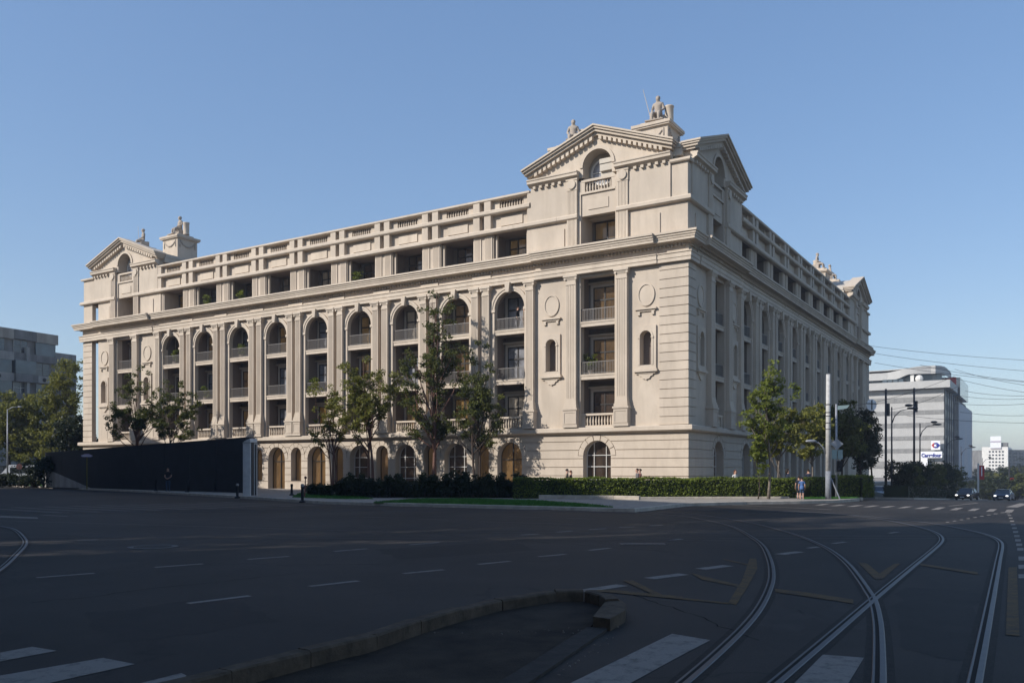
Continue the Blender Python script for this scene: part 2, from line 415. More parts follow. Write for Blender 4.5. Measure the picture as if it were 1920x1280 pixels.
# ---- road markings and rails, all children of the road
def road_poly(name, pts, m, dz=0.005):
    me = bpy.data.meshes.new(name)
    me.from_pydata([(p.x, p.y, gh(p.x, p.y) + dz) for p in pts], [], [tuple(range(len(pts)))])
    me.materials.append(MATS[m]); me.update()
    if me.polygons[0].normal.z < 0: me.flip_normals()
    return link(name, me, road)
def dash(u0, v0, u1, v1, w=0.13, m='paint_white', name='lane_dash', dz=0.005):
    a, b = P(u0, v0), P(u1, v1); t = (b - a).normalized(); n = Vector((-t.y, t.x, 0)) * w / 2
    return road_poly(name, [a - n, b - n, b + n, a + n], m, dz)
c3 = lambda x, y: (x / 3, 900 + y / 3)
c4 = lambda x, y: (640 + x / 3, 900 + y / 3)
c5 = lambda x, y: (1280 + x / 3, 900 + y / 3)
for cc, lst in ((c3, [(205, 548, 530, 523), (870, 490, 1140, 470), (1393, 445, 1625, 428), (1057, 693, 1405, 650), (1740, 597, 2015, 566), (1880, 400, 2065, 385), (430, 340, 550, 334),
                      (240, 195, 380, 203)]),
                (c4, [(350, 525, 575, 503), (770, 473, 950, 455), (1110, 430, 1260, 416), (1395, 394, 1515, 381), (385, 363, 550, 350), (1010, 308, 1110, 302),
                      (1210, 292, 1300, 285), (1395, 278, 1490, 272), (1565, 265, 1650, 262), (1730, 256, 1810, 253), (1840, 338, 1920, 330)]),
                (c5, [(705, 382, 765, 374), (845, 356, 915, 347), (1160, 298, 1210, 291)])):
    for x0, y0, x1, y1 in lst: dash(*cc(x0, y0), *cc(x1, y1))
for x0, y0, x1, y1 in ((1730, 553, 1925, 528), (1345, 625, 1580, 590)): dash(*c4(x0, y0), *c4(x1, y1), w=0.24)
for x0, y0, x1, y1 in ((100, 500, 255, 480), (545, 417, 660, 402)): dash(*c5(x0, y0), *c5(x1, y1), w=0.24)
for x0, y0, x1, y1 in ((120, 207, 285, 210), (430, 217, 605, 222), (940, 203, 1120, 208), (1270, 213, 1425, 218), (780, 232, 1300, 247)): dash(*c4(x0, y0), *c4(x1, y1), w=0.14, m='paint_faded')
# long faint lines across the junction
for v0, v1, w in ((975.5, 996.0, 0.12), (1006, 1009, 0.10)):
    dash(0, v0, 700, v1, w=w, m='paint_faded', name='lane_line')
    dash(700, v1, 1380, v1 + 4, w=w * 0.8, m='paint_faded', name='lane_line')
dash(1410, 1004, 1920, 1004.5, w=0.12, m='paint_faded', name='lane_line')
dash(1350, 1009, 1920, 1008, w=0.10, m='paint_faded', name='lane_line')
dash(1280, 942, 1560, 955, w=0.16, name='lane_line')
dash(1560, 955, 1660, 958, w=0.12, m='paint_faded', name='lane_line')
# zebra on the left street
zd = (P(320, 957) - P(133, 948)).normalized(); zs = P(133, 948); zn = Vector((-zd.y, zd.x, 0))
for k in range(-3, 7):
    a = zs + zn * (k * 1.25) + zd * (0.3 * k); b_ = a + zd * 8.0; w = zn * 0.27
    road_poly('zebra_stripe', [a - w, b_ - w, b_ + w, a + w], 'paint_faded')
road_poly('stop_line', [P(-40, 965), P(70, 969.5), P(72, 972), P(-40, 968.5)], 'paint_white')
# nearest zebra
for pts in ([(0, 970), (180, 937), (320, 960), (0, 1020)], [(-120, 1120), (580, 1000), (760, 1035), (240, 1150), (-120, 1220)], [(760, 1150), (1020, 1085), (1050, 1100), (980, 1150)]):
    road_poly('zebra_stripe', [P(*c3(*p)) for p in pts], 'paint_white')
for pts in ([(1050, 1290), (1260, 1188), (1332, 1200), (1280, 1227), (1165, 1290)], [(1480, 1290), (1543, 1227), (1620, 1233), (1585, 1290)]):
    road_poly('zebra_stripe', [P(*p) for p in pts], 'paint_white')
# zebra across the right street
for x0, y1, x1, y0 in ((740, 141, 830, 133), (825, 145, 925, 137), (920, 149, 1020, 140), (1010, 151, 1110, 142), (1105, 154, 1200, 145), (1205, 157, 1295, 147), (1300, 161, 1390, 150), (1395, 166, 1480, 152),
                       (1500, 168, 1580, 155), (1600, 172, 1675, 159), (1705, 176, 1770, 162), (1810, 181, 1866, 165)):
    road_poly('zebra_stripe', [P(*c5(x0, y1)), P(*c5(x0 + 42, y1)), P(*c5(x1, y0)), P(*c5(x1 - 42, y0))], 'paint_white')
for i in range(9):
    t = i / 8; x = 1490 + 310 * t; y = 236 - 54 * t; s = 11 + 3 * t
    road_poly('guide_square', [P(*c5(x - s, y + 1.6)), P(*c5(x + s * .6, y + 1.6)), P(*c5(x + s, y - 1.6)), P(*c5(x - s * .6, y - 1.6))], 'paint_white')
for i in range(11):
    t = i / 10; x = 1832 + 68 * t; y = 188 + 200 * t ** 1.3; s = 9 + 9 * t; k = 1.5 + 6 * t
    road_poly('guide_square', [P(*c5(x - s, y + k)), P(*c5(x + s, y + k)), P(*c5(x + s, y - k)), P(*c5(x - s, y - k))], 'paint_white')
for y in (440, 487, 540):
    road_poly('guide_square', [P(*c5(1890, y + 11)), P(*c5(1935, y + 11)), P(*c5(1930, y - 11)), P(*c5(1888, y - 11))], 'paint_white')
for x0, y0, x1, y1, w in ((1440, 128, 1660, 125, .14), (1500, 145, 1660, 128, .14), (1850, 152, 1925, 130, .5)):
    dash(*c5(x0, y0), *c5(x1, y1), w=w, name='lane_line')
# worn yellow box
YZ = [0.0052]
for pts in ([(415, 440), (378, 440), (330, 570), (255, 690), (300, 702), (365, 600), (420, 500)], [(0, 662), (262, 688), (258, 697), (0, 672)], [(40, 520), (330, 592), (322, 602), (110, 560)],
            [(220, 441), (372, 472), (368, 479), (240, 450)], [(985, 462), (1040, 470), (1105, 525), (1190, 470), (1225, 468), (1125, 556), (1080, 556)],
            [(1818, 870), (1895, 878), (1880, 490), (1832, 490)], [(520, 612), (700, 632), (960, 672), (960, 695), (700, 655), (520, 630)], [(1330, 468), (1660, 518), (1660, 532), (1340, 480)]):
    YZ[0] += .0004; road_poly('yellow_line', [P(*c5(*p)) for p in pts], 'paint_yellow', YZ[0])
for pts in ([(1350, 618), (1520, 618), (1920, 655), (1920, 672), (1500, 632)], [(1580, 565), (1640, 565), (1820, 652), (1780, 655)]):
    YZ[0] += .0004; road_poly('yellow_line', [P(*c4(*p)) for p in pts], 'paint_yellow', YZ[0])
# rails
RAILN = [0]
def rail(pts, ext=None, name='tram_rail'):
    RAILN[0] += 1; rz_ = RAILN[0] * 0.0007
    w = [P(u, v) for u, v in pts]
    if ext: w = w + ext
    w = SMOOTH(w, 6)
    cross = [(-0.062, 0.004, 0), (-0.052, 0.012, 0), (-0.006, 0.012, 0), (-0.004, 0.005, 1), (0.034, 0.005, 1), (0.036, 0.010, 0), (0.054, 0.010, 0), (0.060, 0.004, 0)]
    side = []
    for i, p in enumerate(w):
        t = (w[min(i + 1, len(w) - 1)] - w[max(i - 1, 0)]).normalized(); side.append(Vector((-t.y, t.x, 0)))
    vs = []; fs = []; mi = []; n = len(cross)
    for p, s in zip(w, side):
        for d, z, _ in cross: vs.append((p.x + s.x * d, p.y + s.y * d, gh(p.x, p.y) + z + rz_))
    for i in range(len(w) - 1):
        for k in range(n - 1):
            fs.append((i * n + k, i * n + k + 1, (i + 1) * n + k + 1, (i + 1) * n + k)); mi.append(1 if cross[k][2] == 1 and cross[k + 1][2] == 1 else 0)
    me = bpy.data.meshes.new(name); me.from_pydata(vs, [], fs); me.materials.append(MATS['steel']); me.materials.append(MATS['groove'])
    me.polygons.foreach_set('material_index', mi); me.update()
    if me.polygons[0].normal.z < 0: me.flip_normals()
    o = link(name, me, road)
    # concrete bed either side of the rail
    vs = []; fs = []
    for p, s in zip(w, side):
        for d in (-0.13, 0.125): vs.append((p.x + s.x * d, p.y + s.y * d, gh(p.x, p.y) + 0.0018 + rz_ * .5))
    for i in range(len(w) - 1): fs.append((2 * i, 2 * i + 1, 2 * i + 3, 2 * i + 2))
    me = bpy.data.meshes.new('rail_bed'); me.from_pydata(vs, [], fs); me.materials.append(MATS['rail_bed']); me.update()
    if me.polygons[0].normal.z < 0: me.flip_normals()
    link('rail_bed', me, o)
mat('rail_bed', (0.017, 0.0145, 0.0125), 0.75, spec=0.2, var=0.45, vscale=9, bmp=0.5)
lw = [Vector((0.5, 37.2, 0)), Vector((-12, 37.0, 0)), Vector((-30, 33.5, 0))]
lw2 = [Vector((2.5, 38.6, 0)), Vector((-12, 38.6, 0)), Vector((-30, 35.0, 0))]
rail([(1220, 1330), (1280, 1280), (1340, 1228), (1393, 1177), (1423, 1140), (1440, 1107), (1447, 1080), (1443, 1050), (1430, 1023), (1410, 1007), (1380, 990), (1347, 980), (1313, 973), (1280, 968), (1180, 962)], lw)
rail([(1643, 1330), (1648, 1280), (1648, 1200), (1645, 1160), (1637, 1125), (1627, 1108), (1610, 1083), (1590, 1058), (1567, 1038), (1540, 1022), (1497, 1004), (1453, 991), (1407, 980), (1373, 974), (1330, 968), (1280, 963.5), (1180, 958.5)], lw2)
rail([(1394, 1330), (1453, 1280), (1547, 1200), (1637, 1123), (1697, 1073), (1747, 1032), (1763, 1017), (1765, 1008), (1757, 1000), (1737, 992), (1697, 982), (1647, 973), (1580, 965), (1520, 960)], [P(1400, 957), P(1200, 955)])
rail([(1817, 1330), (1827, 1280), (1843, 1200), (1860, 1113), (1872, 1050), (1877, 1023), (1872, 1013), (1857, 1005), (1830, 997), (1780, 987), (1730, 979), (1680, 974), (1613, 967)], [P(1500, 961), P(1250, 957)])
rail([(-60, 1105), (0, 1067), (27, 1043), (47, 1020), (43, 1007), (27, 993), (0, 987), (-60, 980)])
# resurfaced patches of darker and paler asphalt
mat('asphalt_new', (0.0175, 0.015, 0.0135), 0.72, var=0.25, vscale=2.0, spec=0.22, bmp=0.3, bscale=90)
mat('asphalt_old', (0.030, 0.0255, 0.022), 0.72, var=0.3, vscale=1.6, spec=0.24, bmp=0.3, bscale=90)
for pts, m in (([(150, 1150), (420, 1118), (520, 1165), (230, 1205)], 'asphalt_new'), ([(700, 1030), (960, 1015), (1010, 1030), (760, 1048)], 'asphalt_new'), ([(1380, 1120), (1520, 1150), (1500, 1190), (1400, 1170)], 'asphalt_old'),
               ([(1560, 1120), (1640, 1150), (1640, 1190), (1540, 1160)], 'asphalt_old'), ([(1690, 1100), (1840, 1110), (1815, 1240), (1670, 1210)], 'asphalt_new'), ([(250, 1000), (520, 990), (600, 997), (300, 1010)], 'asphalt_old')):
    c_ = sum((P(*p) for p in pts), Vector()) / len(pts); rag = []
    for i in range(len(pts)):
        a, b_ = P(*pts[i]), P(*pts[(i + 1) % len(pts)])
        for q in range(7): p = a.lerp(b_, q / 7); rag.append(p + Vector((random.gauss(0, .06), random.gauss(0, .06), 0)))
    road_poly('asphalt_patch', rag, m, 0.0012)
# tar-sealed cracks
for (u0, v0), (u1, v1) in (((60, 1130), (560, 1075)), ((520, 1060), (1080, 1050)), ((1180, 1110), (1420, 1200)), ((820, 1000), (1250, 1035))):
    a, b_ = P(u0, v0), P(u1, v1); n = 26; pts = []; w0 = 0; dn = (b_ - a).normalized(); sd = Vector((-dn.y, dn.x, 0)); L = (b_ - a).length
    for i in range(n + 1): w0 = w0 * .85 + random.gauss(0, .03); pts.append(a.lerp(b_, i / n) + sd * w0 * min(4, L * .3))
    vs = []; fs = []
    for i, p in enumerate(pts): ww = random.uniform(.003, .010); vs += [(p.x - sd.x * ww, p.y - sd.y * ww, .0022), (p.x + sd.x * ww, p.y + sd.y * ww, .0022)]
    fs = [(2 * i, 2 * i + 2, 2 * i + 3, 2 * i + 1) for i in range(n)]
    me = bpy.data.meshes.new('tar_seam'); me.from_pydata(vs, [], fs); me.materials.append(MATS['tar']); me.update()
    if me.polygons[0].normal.z < 0: me.flip_normals()
    link('tar_seam', me, road)
# manhole cover
mh = MB(); mh.lathe([(0.56, 0.0), (0.56, 0.010), (0.53, 0.012), (0.50, 0.012), (0.49, 0.006), (0.47, 0.006), (0.46, 0.012), (0.0, 0.013)], 28)
for i in range(-4, 5):
    L = math.sqrt(max(0, 0.42 ** 2 - (i * 0.09) ** 2)); mh.box(-L, L, i * .09 - .018, i * .09 + .018, .012, .018)
link('manhole_cover', mh.mesh('manhole_cover', 'iron'), road, Matrix.Translation(P(287, 1025)))
mh2 = MB(); mh2.box(-.55, .55, -.2, .2, 0, .008)
for i in range(-4, 5): mh2.box(i * .11 - .03, i * .11 + .03, -.17, .17, .008, .013)
link('drain_grate', mh2.mesh('drain_grate', 'iron'), road, Matrix.Translation(P(1205, 1019.5)))

# ---- traffic island in the foreground
isl = thing('traffic_island', 'foreground traffic island with worn stone kerb and dusty asphalt top', 'traffic island', P(800, 1185))
I0 = Matrix.Translation(isl.location).inverted()
ipts = [P(u, v) for u, v in ((250, 1345), (420, 1298), (640, 1237), (690, 1226), (817, 1181), (917, 1152), (960, 1142), (1010, 1133), (1057, 1128), (1090, 1128), (1115, 1133), (1132, 1144), (1141, 1155))]
ipts = SMOOTH(ipts, 4)
def walk(pts, step):
    out = [pts[0]]; need = step
    for i in range(len(pts) - 1):
        a, b = pts[i], pts[i + 1]; L = (b - a).length; pos = 0.0
        while L - pos >= need:
            pos += need; out.append(a.lerp(b, pos / L)); need = step
        need -= L - pos
    return out
wp = [ipts[0]]; acc = 0
wp = walk(ipts, 0.9)
# shorter stones round the nose
k0 = next(i for i, p in enumerate(ipts) if p.x > 0.2)
wp = [p for p in walk(ipts[:k0 + 1], 0.9)] + walk(ipts[k0:], 0.42)[1:]
for i in range(len(wp) - 1):
    a, b = wp[i], wp[i + 1]; t = (b - a); L = t.length
    if L < 0.1: continue
    bb = MB(); w = 0.19; c = 0.02; g = 0.006; h = 0.155 + random.uniform(-.012, .012)
    prof = [(0, -.02), (0, h - c), (c, h), (w - c * 1.4, h), (w, h - c * 1.4), (w, -.02)]
    n = len(prof)
    nz = [random.uniform(-.006, .006) for _ in range(2 * n)]
    vs = [(g, y + nz[k], z + nz[k]) for k, (y, z) in enumerate(prof)] + [(L - g, y + nz[n + k], z + nz[n + k]) for k, (y, z) in enumerate(prof)]
    bb.add(vs, [tuple(range(n)), tuple(range(2 * n - 1, n - 1, -1))] + [(k, (k + 1) % n, n + (k + 1) % n, n + k) for k in range(n)])
    link('kerb_stone', bb.mesh('kerb_stone', 'kerb_dirty'), isl, I0 @ Matrix.Translation((a.x, a.y, 0)) @ Matrix.Rotation(math.atan2(t.y, t.x) + random.uniform(-.012, .012), 4, 'Z'))
eb = MB(); a, b_, c, c2, d, d2 = P(1112, 1178), P(1144, 1183), P(1172, 1166), P(1174, 1152), P(1160, 1142), P(1134, 1149)
eb.prism_z([(p.x, p.y) for p in (a, b_, c, c2, d, d2)], -.02, 0.14)
link('kerb_block', eb.mesh('kerb_block', 'kerb_dirty'), isl, I0)
ia = MB(); ring = [p for p in ipts if True] + [P(1120, 1165), P(1100, 1182), P(1040, 1222), P(955, 1285), P(880, 1345)]
ia.prism_z([(p.x, p.y) for p in ring], -.02, 0.012)
link('island_surface', ia.mesh('island_surface', 'dirt'), isl, I0)
st = MB(); q0, q1 = P(1140, 1182), P(905, 1345); t = (q1 - q0).normalized(); nn_ = Vector((-t.y, t.x, 0)) * 0.24
st.prism_z([(p.x, p.y) for p in (q0, q1, q1 - nn_, q0 - nn_)], -.02, 0.03)
link('flush_kerb', st.mesh('flush_kerb', 'kerb_flush' if 'kerb_flush' in MATS else mat('kerb_flush', (0.040, 0.034, 0.029), .9, var=.3, vscale=6, bmp=.4)), isl, I0)
# litter of small stones inside the kerb
pb = MB()
for i in range(46):
    k = random.random()
    if k < .6: p = P(random.uniform(700, 1120), 1190).lerp(P(random.uniform(1100, 1180), random.uniform(1170, 1200)), random.random())
    else: p = P(1150, 1190).lerp(P(1010, 1280), random.random()) + Vector((random.gauss(.05, .05), random.gauss(0, .04), 0))
    r = random.uniform(.004, .014)
    pb.ball((p.x, p.y, .02), (r, r, r * .6), 5, 3)
link('grit', pb.mesh('grit', mat('grit', (.2, .17, .14), .9)), isl, I0, kind='stuff')

# ---- grass on the corner and left verge
def grass_patch(label, poly, n, z=PZ, hmin=.03, hmax=.09):
    b = MB(); b.prism_z([(p.x, p.y) for p in poly], z - .02, z + .03)
    base = b.mesh('lawn', 'grass'); o = link('lawn', base, label=label, cat='lawn', kind=None)
    xs = [p.x for p in poly]; ys = [p.y for p in poly]; vs = []; fs = []
    def inside(x, y):
        c = False; j = len(poly) - 1
        for i in range(len(poly)):
            a, b2 = poly[i], poly[j]
            if (a.y > y) != (b2.y > y) and x < (b2.x - a.x) * (y - a.y) / (b2.y - a.y) + a.x: c = not c
            j = i
        return c
    k = 0
    while k < n:
        x = random.uniform(min(xs), max(xs)); y = random.uniform(min(ys), max(ys))
        if not inside(x, y): continue
        a = random.uniform(0, 6.28); h = random.uniform(hmin, hmax); w = .02
        i0 = len(vs); vs += [(x - w * math.cos(a), y - w * math.sin(a), z + .028), (x + w * math.cos(a), y + w * math.sin(a), z + .028), (x + random.gauss(0, .03), y + random.gauss(0, .03), z + .03 + h)]
        fs.append((i0, i0 + 1, i0 + 2)); k += 1
    me = bpy.data.meshes.new('grass_blades'); me.from_pydata(vs, [], fs); me.materials.append(MATS['grass']); me.update()
    link('grass_blades', me, o, kind='stuff')
off = offset_line(kerb_line, 0.3)
grass_patch('green lawn wedge behind the long pale kerb at the corner', off[7:10] + [P(1150, 951.0, PZ), P(1090, 945, PZ), P(1000, 938.5, PZ), P(880, 935.5, PZ), P(780, 936, PZ), P(700, 942, PZ)], 16000)
grass_patch('dark green lawn left of the black wall by the far kerb', [off[1], off[2] + Vector((-0.3, .2, 0)), P(84, 905, PZ), P(-60, 901, PZ)], 6000)
grass_patch('small lawn by the white concrete pole at the corner', [XY(1508, 48.6), XY(1600, 49.6), XY(1612, 50.2), XY(1508, 50.0)], 2500)
grass_patch('small dark lawn behind the right bollard', [XY(548, 52), XY(640, 49), XY(700, 49), XY(640, 58), XY(560, 60)], 4000)
# low stone edging in front of the hedge
ed = thing('stone_edging', 'low sunlit stone edging in front of the clipped hedge', 'edging', XY(1100, 48.8))
kerb_stones([XY(1010, 49.6) - ed.location, XY(1150, 48.4) - ed.location, XY(1198, 47.6) - ed.location], ed, 'kerb', 1.2, .25, .36, 'edging_stone', z0=.12)
kerb_stones([XY(1200, 48.7) - ed.location, XY(1300, 49.2) - ed.location, XY(1480, 49.5) - ed.location], ed, 'kerb', 1.2, .22, .27, 'edging_stone', z0=.12)
# ------------------------------------------------------------------ the palace on the corner
PAL = thing('palace_building', 'long beige stone palace with arched loggias, corner pediments and roof statues', 'building', C0)
PALI = Matrix.Translation(C0).inverted()
def frame(xdir, origin=C0):
    x = xdir.normalized(); y = Vector((-x.y, x.x, 0))
    m = Matrix(((x.x, y.x, 0, origin.x), (x.y, y.y, 0, origin.y), (0, 0, 1, 0), (0, 0, 0, 1))); return m
class Fac: pass
FL = Fac(); FL.M = frame(-DL); FL.sg = -1; FL.tc1 = 6.55; FL.a = [13.78 + 4.917 * k for k in range(9)]; FL.tc2 = 60.6; FL.L = 68.0; FL.gap = (65.35, 66.45); FL.tA2 = 55.2
FR = Fac(); FR.M = frame(DR); FR.sg = 1; FR.tc1 = 5.95; FR.a = [12.6 + 4.876 * k for k in range(9)]; FR.tc2 = 58.7; FR.L = 66.5; FR.gap = None; FR.tA2 = 53.4
OW = 1.30            # arch half width
BW = 1.33            # corner bay half width
D1 = 1.3             # loggia depth
def W(F, t, z=0.0, d=0.0): return PALI @ F.M @ Matrix.Translation((F.sg * t, -d, z))
def piece(F, name, mb_fn, m, parent=PAL, smooth=False, **k):
    b = MB(F.sg); mb_fn(b); return link(name, b.mesh(name, m, smooth), parent, PALI @ F.M if parent is PAL else None, **k)
SH = {}
def shared(key, fn, m, smooth=False):
    if key not in SH:
        b = MB(); fn(b); SH[key] = b.mesh(key, m, smooth)
    return SH[key]
def arch_half(cx, hw, sill, spring, side, n=8):
    """outline points from the crown down one side of an opening (side=+1: right of centre)"""
    pts = [(cx + side * hw * math.sin(math.pi / 2 * i / n), spring + hw * math.cos(math.pi / 2 * i / n)) for i in range(n + 1)]
    pts.append((cx + side * hw, sill)); return pts
def wall_arched(b, t0, t1, z0, z1, ops, y0, y1):
    """wall from t0 to t1 with arched openings (c, hw, sill, spring)"""
    ops = sorted(ops); cuts = [None] + list(ops) + [None]
    for i in range(len(cuts) - 1):
        l, r = cuts[i], cuts[i + 1]; poly = []
        if l is None: poly += [(t0, z1), (t0, z0)]
        else:
            poly += [(l[0], z1)] + arch_half(*l, 1)
            poly += [(l[0] + l[1], z0)] if l[2] <= z0 + .001 else [(l[0], l[2]), (l[0], z0)]
            if l[2] <= z0 + .001: poly.pop(-2)
        if r is None: poly += [(t1, z0), (t1, z1)]
        else:
            h = arch_half(*r, -1)[::-1]
            if r[2] <= z0 + .001: poly += [(r[0] - r[1], z0)] + h[1:]
            else: poly += [(r[0], z0), (r[0], r[2])] + h
            poly += [(r[0], z1)]
        b.prism_y(poly, y0, y1)
GZ = [0.0, 0.80, 1.40, 2.0, 2.6, 3.2, 3.8, 4.38]
CORN = [(0, 16.68), (.24, 16.68), (.28, 16.74), (.70, 16.76), (.70, 16.90), (.74, 16.93), (.76, 17.04), (.82, 17.08), (.82, 17.18), (.90, 17.22), (.90, 17.35), (0, 17.41)]
BAND = [(0, 4.36), (.30, 4.36), (.44, 4.46), (.44, 4.72), (.38, 4.77), (0, 4.79)]
ARCHI = [(0, 15.52), (.30, 15.52), (.30, 15.74), (.34, 15.76), (.34, 16.02), (.40, 16.06), (.40, 16.12), (0, 16.14)]
FRIEZE = [(0, 16.14), (.08, 16.14), (.08, 16.68), (0, 16.68)]
def off(prof, o): return [(d + (o if d > 0 else 0), z) for d, z in prof]

# shared meshes ------------------------------------------------------
def fluted(w, d, z0, z1, nf=5):
    def fn(b):
        h = w / 2; fw = (w - .14) / nf; pts = [(-h, 0.02), (-h, -d)]
        for i in range(nf):
            x = -h + .07 + i * fw
            c_ = x + fw / 2; pts += [(c_ - .034, -d), (c_ - .018, -d + .026), (c_ + .018, -d + .026), (c_ + .034, -d)]
        pts += [(h, -d), (h, 0.02)]; b.prism_z(pts, z0, z1)
    return fn
def steps(rows, d0=.02):
    def fn(b):
        for w, d, z0, z1 in rows: b.box(-w / 2, w / 2, -d, d0, z0, z1)
    return fn
def capital(w, d):
    def fn(b):
        for ww, dd, z0, z1 in ((w + .06, d + .03, 14.82, 14.92), (w - .02, d + .005, 14.92, 15.12)): b.box(-ww / 2, ww / 2, -dd, .02, z0, z1)
        # flared bell and abacus
        b.add([(-w / 2, -d, 15.12), (w / 2, -d, 15.12), (w / 2, .02, 15.12), (-w / 2, .02, 15.12), (-w / 2 - .12, -d - .12, 15.36), (w / 2 + .12, -d - .12, 15.36), (w / 2 + .12, .02, 15.36), (-w / 2 - .12, .02, 15.36)],
              [(0, 3, 2, 1), (4, 5, 6, 7), (0, 1, 5, 4), (1, 2, 6, 5), (2, 3, 7, 6), (3, 0, 4, 7)])
        b.box(-w / 2 - .15, w / 2 + .15, -d - .15, .02, 15.36, 15.515)
        for s in (-1, 1): b.lathe([(.09, -.05), (.09, .05)], 8, (0, 0, 0)) if False else b.ring_y(s * (w / 2 + .03), 15.24, .0, .09, -d - .10, -d + .02, 0, 2 * math.pi, 8)
    return fn
def pedestal(w, d):
    def fn(b):
        b.box(-w / 2 - .04, w / 2 + .04, -d - .04, .02, 4.79, 4.98); b.box(-w / 2, w / 2, -d, .02, 4.98, 6.0)
        b.box(-w / 2 - .06, w / 2 + .06, -d - .06, .02, 6.0, 6.14)
        for x0, x1, z0, z1 in ((-w / 2 + .02, w / 2 - .02, 5.82, 5.95), (-w / 2 + .02, w / 2 - .02, 5.02, 5.1), (-w / 2 + .02, -w / 2 + .12, 5.1, 5.82), (w / 2 - .12, w / 2 - .02, 5.1, 5.82)):
            b.box(x0, x1, -d - .03, -d + .01, z0, z1)
    return fn
def basefn(w, d):
    return steps([(w + .22, d + .14, 6.14, 6.34), (w + .14, d + .09, 6.34, 6.5), (w + .08, d + .05, 6.5, 6.68), (w + .03, d + .025, 6.68, 6.82)])
def pilaster(F, t, w=.80, d=.36):
    o = link('pilaster', shared(f'pil{w}', fluted(w, d, 6.82, 14.84), 'stone_light'), PAL, W(F, t))
    link('pedestal', shared(f'ped{w}', pedestal(w + .28, d + .14), 'stone'), o)
    link('base', shared(f'bas{w}', basefn(w, d), 'stone_light'), o)
    link('capital', shared(f'cap{w}', capital(w, d), 'stone_light'), o)
BALP = [(.055, 0), (.055, .05), (.035, .07), (.06, .16), (.068, .24), (.05, .36), (.03, .46), (.028, .5), (.045, .53), (.05, .58)]
def balusters(width, n, z0, h, y, depth=.22, side=0.0):
    def fn(b):
        for i in range(n):
            x = -width / 2 + side + (width - 2 * side) * (i + .5) / n
            b.lathe([(r * 1.05, z0 + z / .58 * h) for r, z in BALP], 7, (x, y, 0))
    return fn
def railing(w, h=.88, y=.08):
    def fn(b):
        b.box(-w / 2, w / 2, y - .025, y + .025, h - .04, h); b.box(-w / 2, w / 2, y - .015, y + .015, .07, .10)
        n = int(w / .115)
        for i in range(n + 1):
            x = -w / 2 + .01 + (w - .02) * i / n; b.box(x - .011, x + .011, y - .011, y + .011, .0, h - .03)
    return fn
def win_frame(w, h, cols=2, rows=(.64,), t=.07, y0=-.09, y1=.0):
    def fn(b):
        b.box(-w / 2, -w / 2 + t, y0, y1, 0, h); b.box(w / 2 - t, w / 2, y0, y1, 0, h); b.box(-w / 2 + t, w / 2 - t, y0, y1, h - t, h); b.box(-w / 2 + t, w / 2 - t, y0, y1, 0, t)
        for c in range(1, cols): x = -w / 2 + w * c / cols; b.box(x - .045, x + .045, y0 + .003, y1, t, h - t)
        for r in rows: b.box(-w / 2 + t, w / 2 - t, y0 + .006, y1, h * r - .05, h * r + .05)
    return fn
def surround(w, h):
    def fn(b):
        for o_, d in ((.24, .06), (.13, .10)):
            b.box(-w / 2 - o_, -w / 2, -d, .01, 0, h + o_); b.box(w / 2, w / 2 + o_, -d, .01, 0, h + o_); b.box(-w / 2, w / 2, -d - .002, .01, h, h + o_)
        b.box(-w / 2 - .34, w / 2 + .34, -.24, .01, h + .24, h + .36)
    return fn
def window(F, t, z, yb, w=1.8, h=2.55, pane='pane_room', fm='frame_dark', key='', sur=True, rows=(.64,), cols=2):
    o = link('window', shared(f'wf{w}{h}{fm}{rows}{cols}', win_frame(w, h, cols, rows), fm), PAL, W(F, t, z, -yb))
    pk = f'wp{w}{h}{pane}'
    link('pane', shared(pk, lambda b: b.box(-w / 2 + .02, w / 2 - .02, -.035, -.02, .02, h - .02), pane), o)
    if sur: link('surround', shared(f'ws{w}{h}', surround(w, h), 'stone'), o)
    return o

